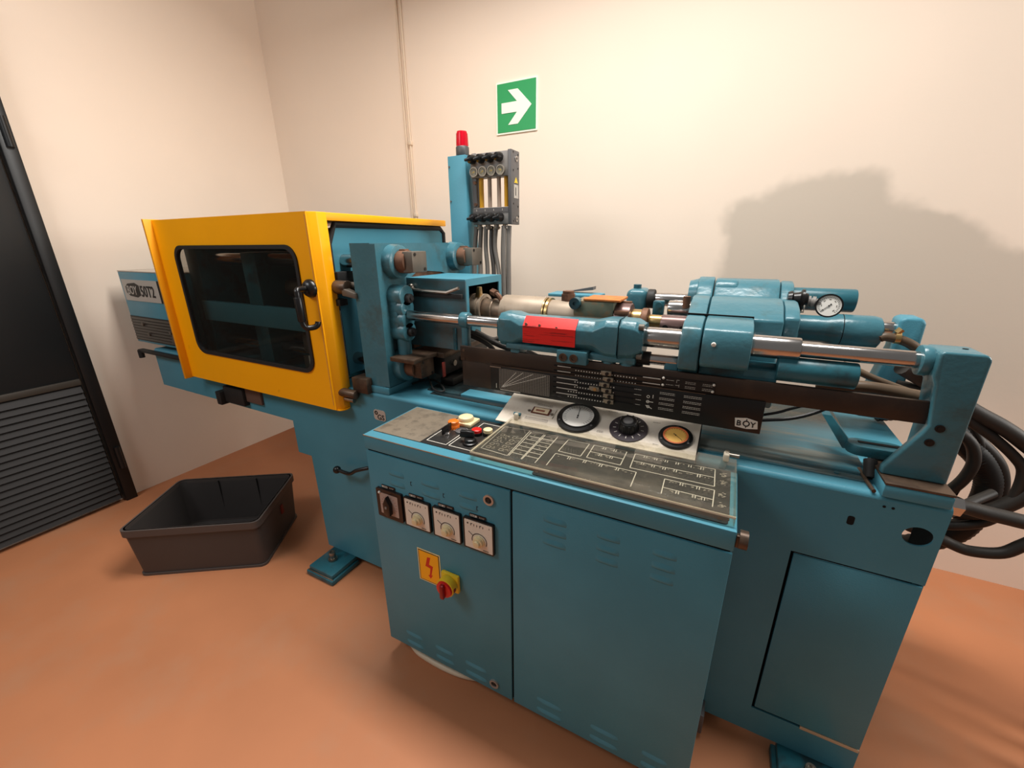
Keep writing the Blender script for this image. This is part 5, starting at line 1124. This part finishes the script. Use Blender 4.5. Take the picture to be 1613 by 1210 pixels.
# hoses under the barrel
uh = [([(-0.95, 1.42, 1.155), (-0.90, 1.45, 1.135), (-0.841, 1.45, 1.116), (-0.768, 1.45, 1.097), (-0.669, 1.45, 1.085), (-0.55, 1.46, 1.03)], 0.012, 'dark hose sloping down under the nozzle'),
      ([(-0.95, 1.50, 1.14), (-0.87, 1.50, 1.112), (-0.809, 1.50, 1.126), (-0.706, 1.50, 1.114), (-0.60, 1.50, 1.12), (-0.45, 1.52, 1.10)], 0.011, 'grey hose running level behind the nozzle'),
      ([(-0.93, 1.40, 1.15), (-0.842, 1.40, 1.122), (-0.799, 1.40, 1.084), (-0.76, 1.41, 1.0)], 0.010, 'short dark hose bending down beside the box guard')]
for i, (p, r, lab) in enumerate(uh):
    solo('coolant_hose', MB().tube(p, r, 10), HD if i != 1 else HG, lab, 'hose', p[-1], 'hoses under the barrel')
for x, l in ((-0.668, 'left one of two dark cables behind the front cylinder'), (-0.645, 'right one of two dark cables behind the front cylinder')):
    solo('power_cable', MB().tube([(x, 1.31, 1.20), (x, 1.31, 1.13), (x+0.002, 1.32, 1.05), (x+0.004, 1.33, 0.955)], 0.009, 8), BLACK, l, 'cable', (x, 1.33, 0.955), 'cables behind the front cylinder')
# cables at the black scale
solo('sensor_cable', MB().tube([(0.09, 1.20, 1.046), (0.115, 1.22, 1.054), (0.156, 1.22, 1.071), (0.188, 1.22, 1.089), (0.24, 1.22, 1.115)], 0.0038, 8), BLACK, 'upper thin black cable leaving the scale panel', 'cable', (0.09, 1.20, 1.046), 'cables at the scale panel')
solo('sensor_cable', MB().tube([(0.09, 1.20, 1.034), (0.119, 1.24, 1.033), (0.183, 1.24, 1.050), (0.228, 1.24, 1.071), (0.264, 1.24, 1.097), (0.303, 1.24, 1.128)], 0.0048, 8), BLACK, 'lower looping black cable from the scale panel to the bar', 'cable', (0.09, 1.20, 1.034), 'cables at the scale panel')
solo('loose_wire', MB().tube([(-1.043, 1.28, 1.06), (-1.048, 1.28, 1.018), (-1.05, 1.285, 0.98), (-1.03, 1.27, 0.963), (-0.985, 1.23, 0.957), (-0.945, 1.215, 0.957), (-0.936, 1.235, 0.958), (-0.985, 1.275, 0.965), (-1.04, 1.29, 0.97), (-1.085, 1.28, 0.962), (-1.10, 1.24, 0.957)], 0.0038, 8), RUBBER, 'thin dark wire looped on the oily bed below the nozzle', 'wire', (-1.0, 1.25, 0.955))
solo('floor_cable', MB().tube([(-0.95, 0.96, 0.012), (-0.935, 0.915, 0.012), (-0.89, 0.890, 0.012), (-0.84, 0.880, 0.012), (-0.729, 0.878, 0.012), (-0.63, 0.895, 0.012), (-0.5, 0.95, 0.012)], 0.012, 12), WCABLE, 'cream cable lying on the floor under the cabinet', 'cable', (-0.8, 0.86, 0.0))
solo('hanging_wire', MB().tube([(-1.80, 1.40, 0.728), (-1.80, 1.40, 0.66), (-1.78, 1.40, 0.60), (-1.745, 1.40, 0.63), (-1.74, 1.40, 0.70), (-1.738, 1.40, 0.728)], 0.003, 6), RUBBER, 'thin dark wire hanging below the bed overhang', 'wire', (-1.78, 1.40, 0.6))

# ================================================================ plastic crate on the floor
ck = thing('storage_crate', 'dark grey open plastic crate on the floor left of the machine', 'crate', (-2.195, 0.925, 0.0))
def crate_mesh(fn):
    m = MB(); fn(m)
    a = math.radians(33.2); R = Matrix.Rotation(a, 4, 'Z'); R.translation = (-2.195, 0.925, 0)
    m.bm.transform(R); return m
L2, W2, HC = 0.305, 0.225, 0.268
def walls(m):
    o0 = rrect(-L2+0.022, -W2+0.022, L2-0.022, W2-0.022, 0.03, 4); o1 = rrect(-L2+0.008, -W2+0.008, L2-0.008, W2-0.008, 0.03, 4)
    i1 = rrect(-L2+0.014, -W2+0.014, L2-0.014, W2-0.014, 0.028, 4); i0 = rrect(-L2+0.028, -W2+0.028, L2-0.028, W2-0.028, 0.028, 4)
    R_ = []
    for pg, z in ((o0, 0.0), (o1, HC-0.03), (o1, HC), (i1, HC), (i0, 0.006)): R_.append([m.bm.verts.new((u, v, z)) for u, v in pg])
    n = len(o0)
    for A, B in zip(R_, R_[1:]):
        for i in range(n): m.bm.faces.new([A[i], A[(i+1) % n], B[(i+1) % n], B[i]])
    m.bm.faces.new(R_[0][::-1]); m.bm.faces.new(R_[-1])
part('shell', crate_mesh(walls), CRATE, ck)
def rim_(m):
    m.prism(rrect(-L2, -W2, L2, W2, 0.032, 5), 'z', HC-0.034, HC, holes=[rrect(-L2+0.015, -W2+0.015, L2-0.015, W2-0.015, 0.026, 5)])
    m.prism(rrect(-L2+0.006, -W2+0.006, L2-0.006, W2-0.006, 0.03, 5), 'z', HC-0.042, HC-0.034, holes=[rrect(-L2+0.015, -W2+0.015, L2-0.015, W2-0.015, 0.026, 5)])
part('rim', crate_mesh(rim_), mat('grey_crate_rim', (78, 70, 66), 0.5), ck)
for x in (-0.10, 0.10):
    part('inner_rib', crate_mesh(lambda m, x=x: m.box((x-0.003, W2-0.024, 0.01), (x+0.003, W2-0.016, HC-0.01))), CRATE, ck)
part('base_lip', crate_mesh(lambda m: m.prism(rrect(-L2+0.016, -W2+0.016, L2-0.016, W2-0.016, 0.03, 5), 'z', 0.0, 0.012, holes=[rrect(-L2+0.03, -W2+0.03, L2-0.03, W2-0.03, 0.026, 5)])), mat('grey_crate_rim', (78, 70, 66)), ck)
part('red_tag', crate_mesh(lambda m: m.box((L2-0.014, 0.02, 0.14), (L2-0.006, 0.04, 0.19))), mat('dark_red_tag', (120, 36, 26), 0.6), ck)
bpy.context.view_layer.update()
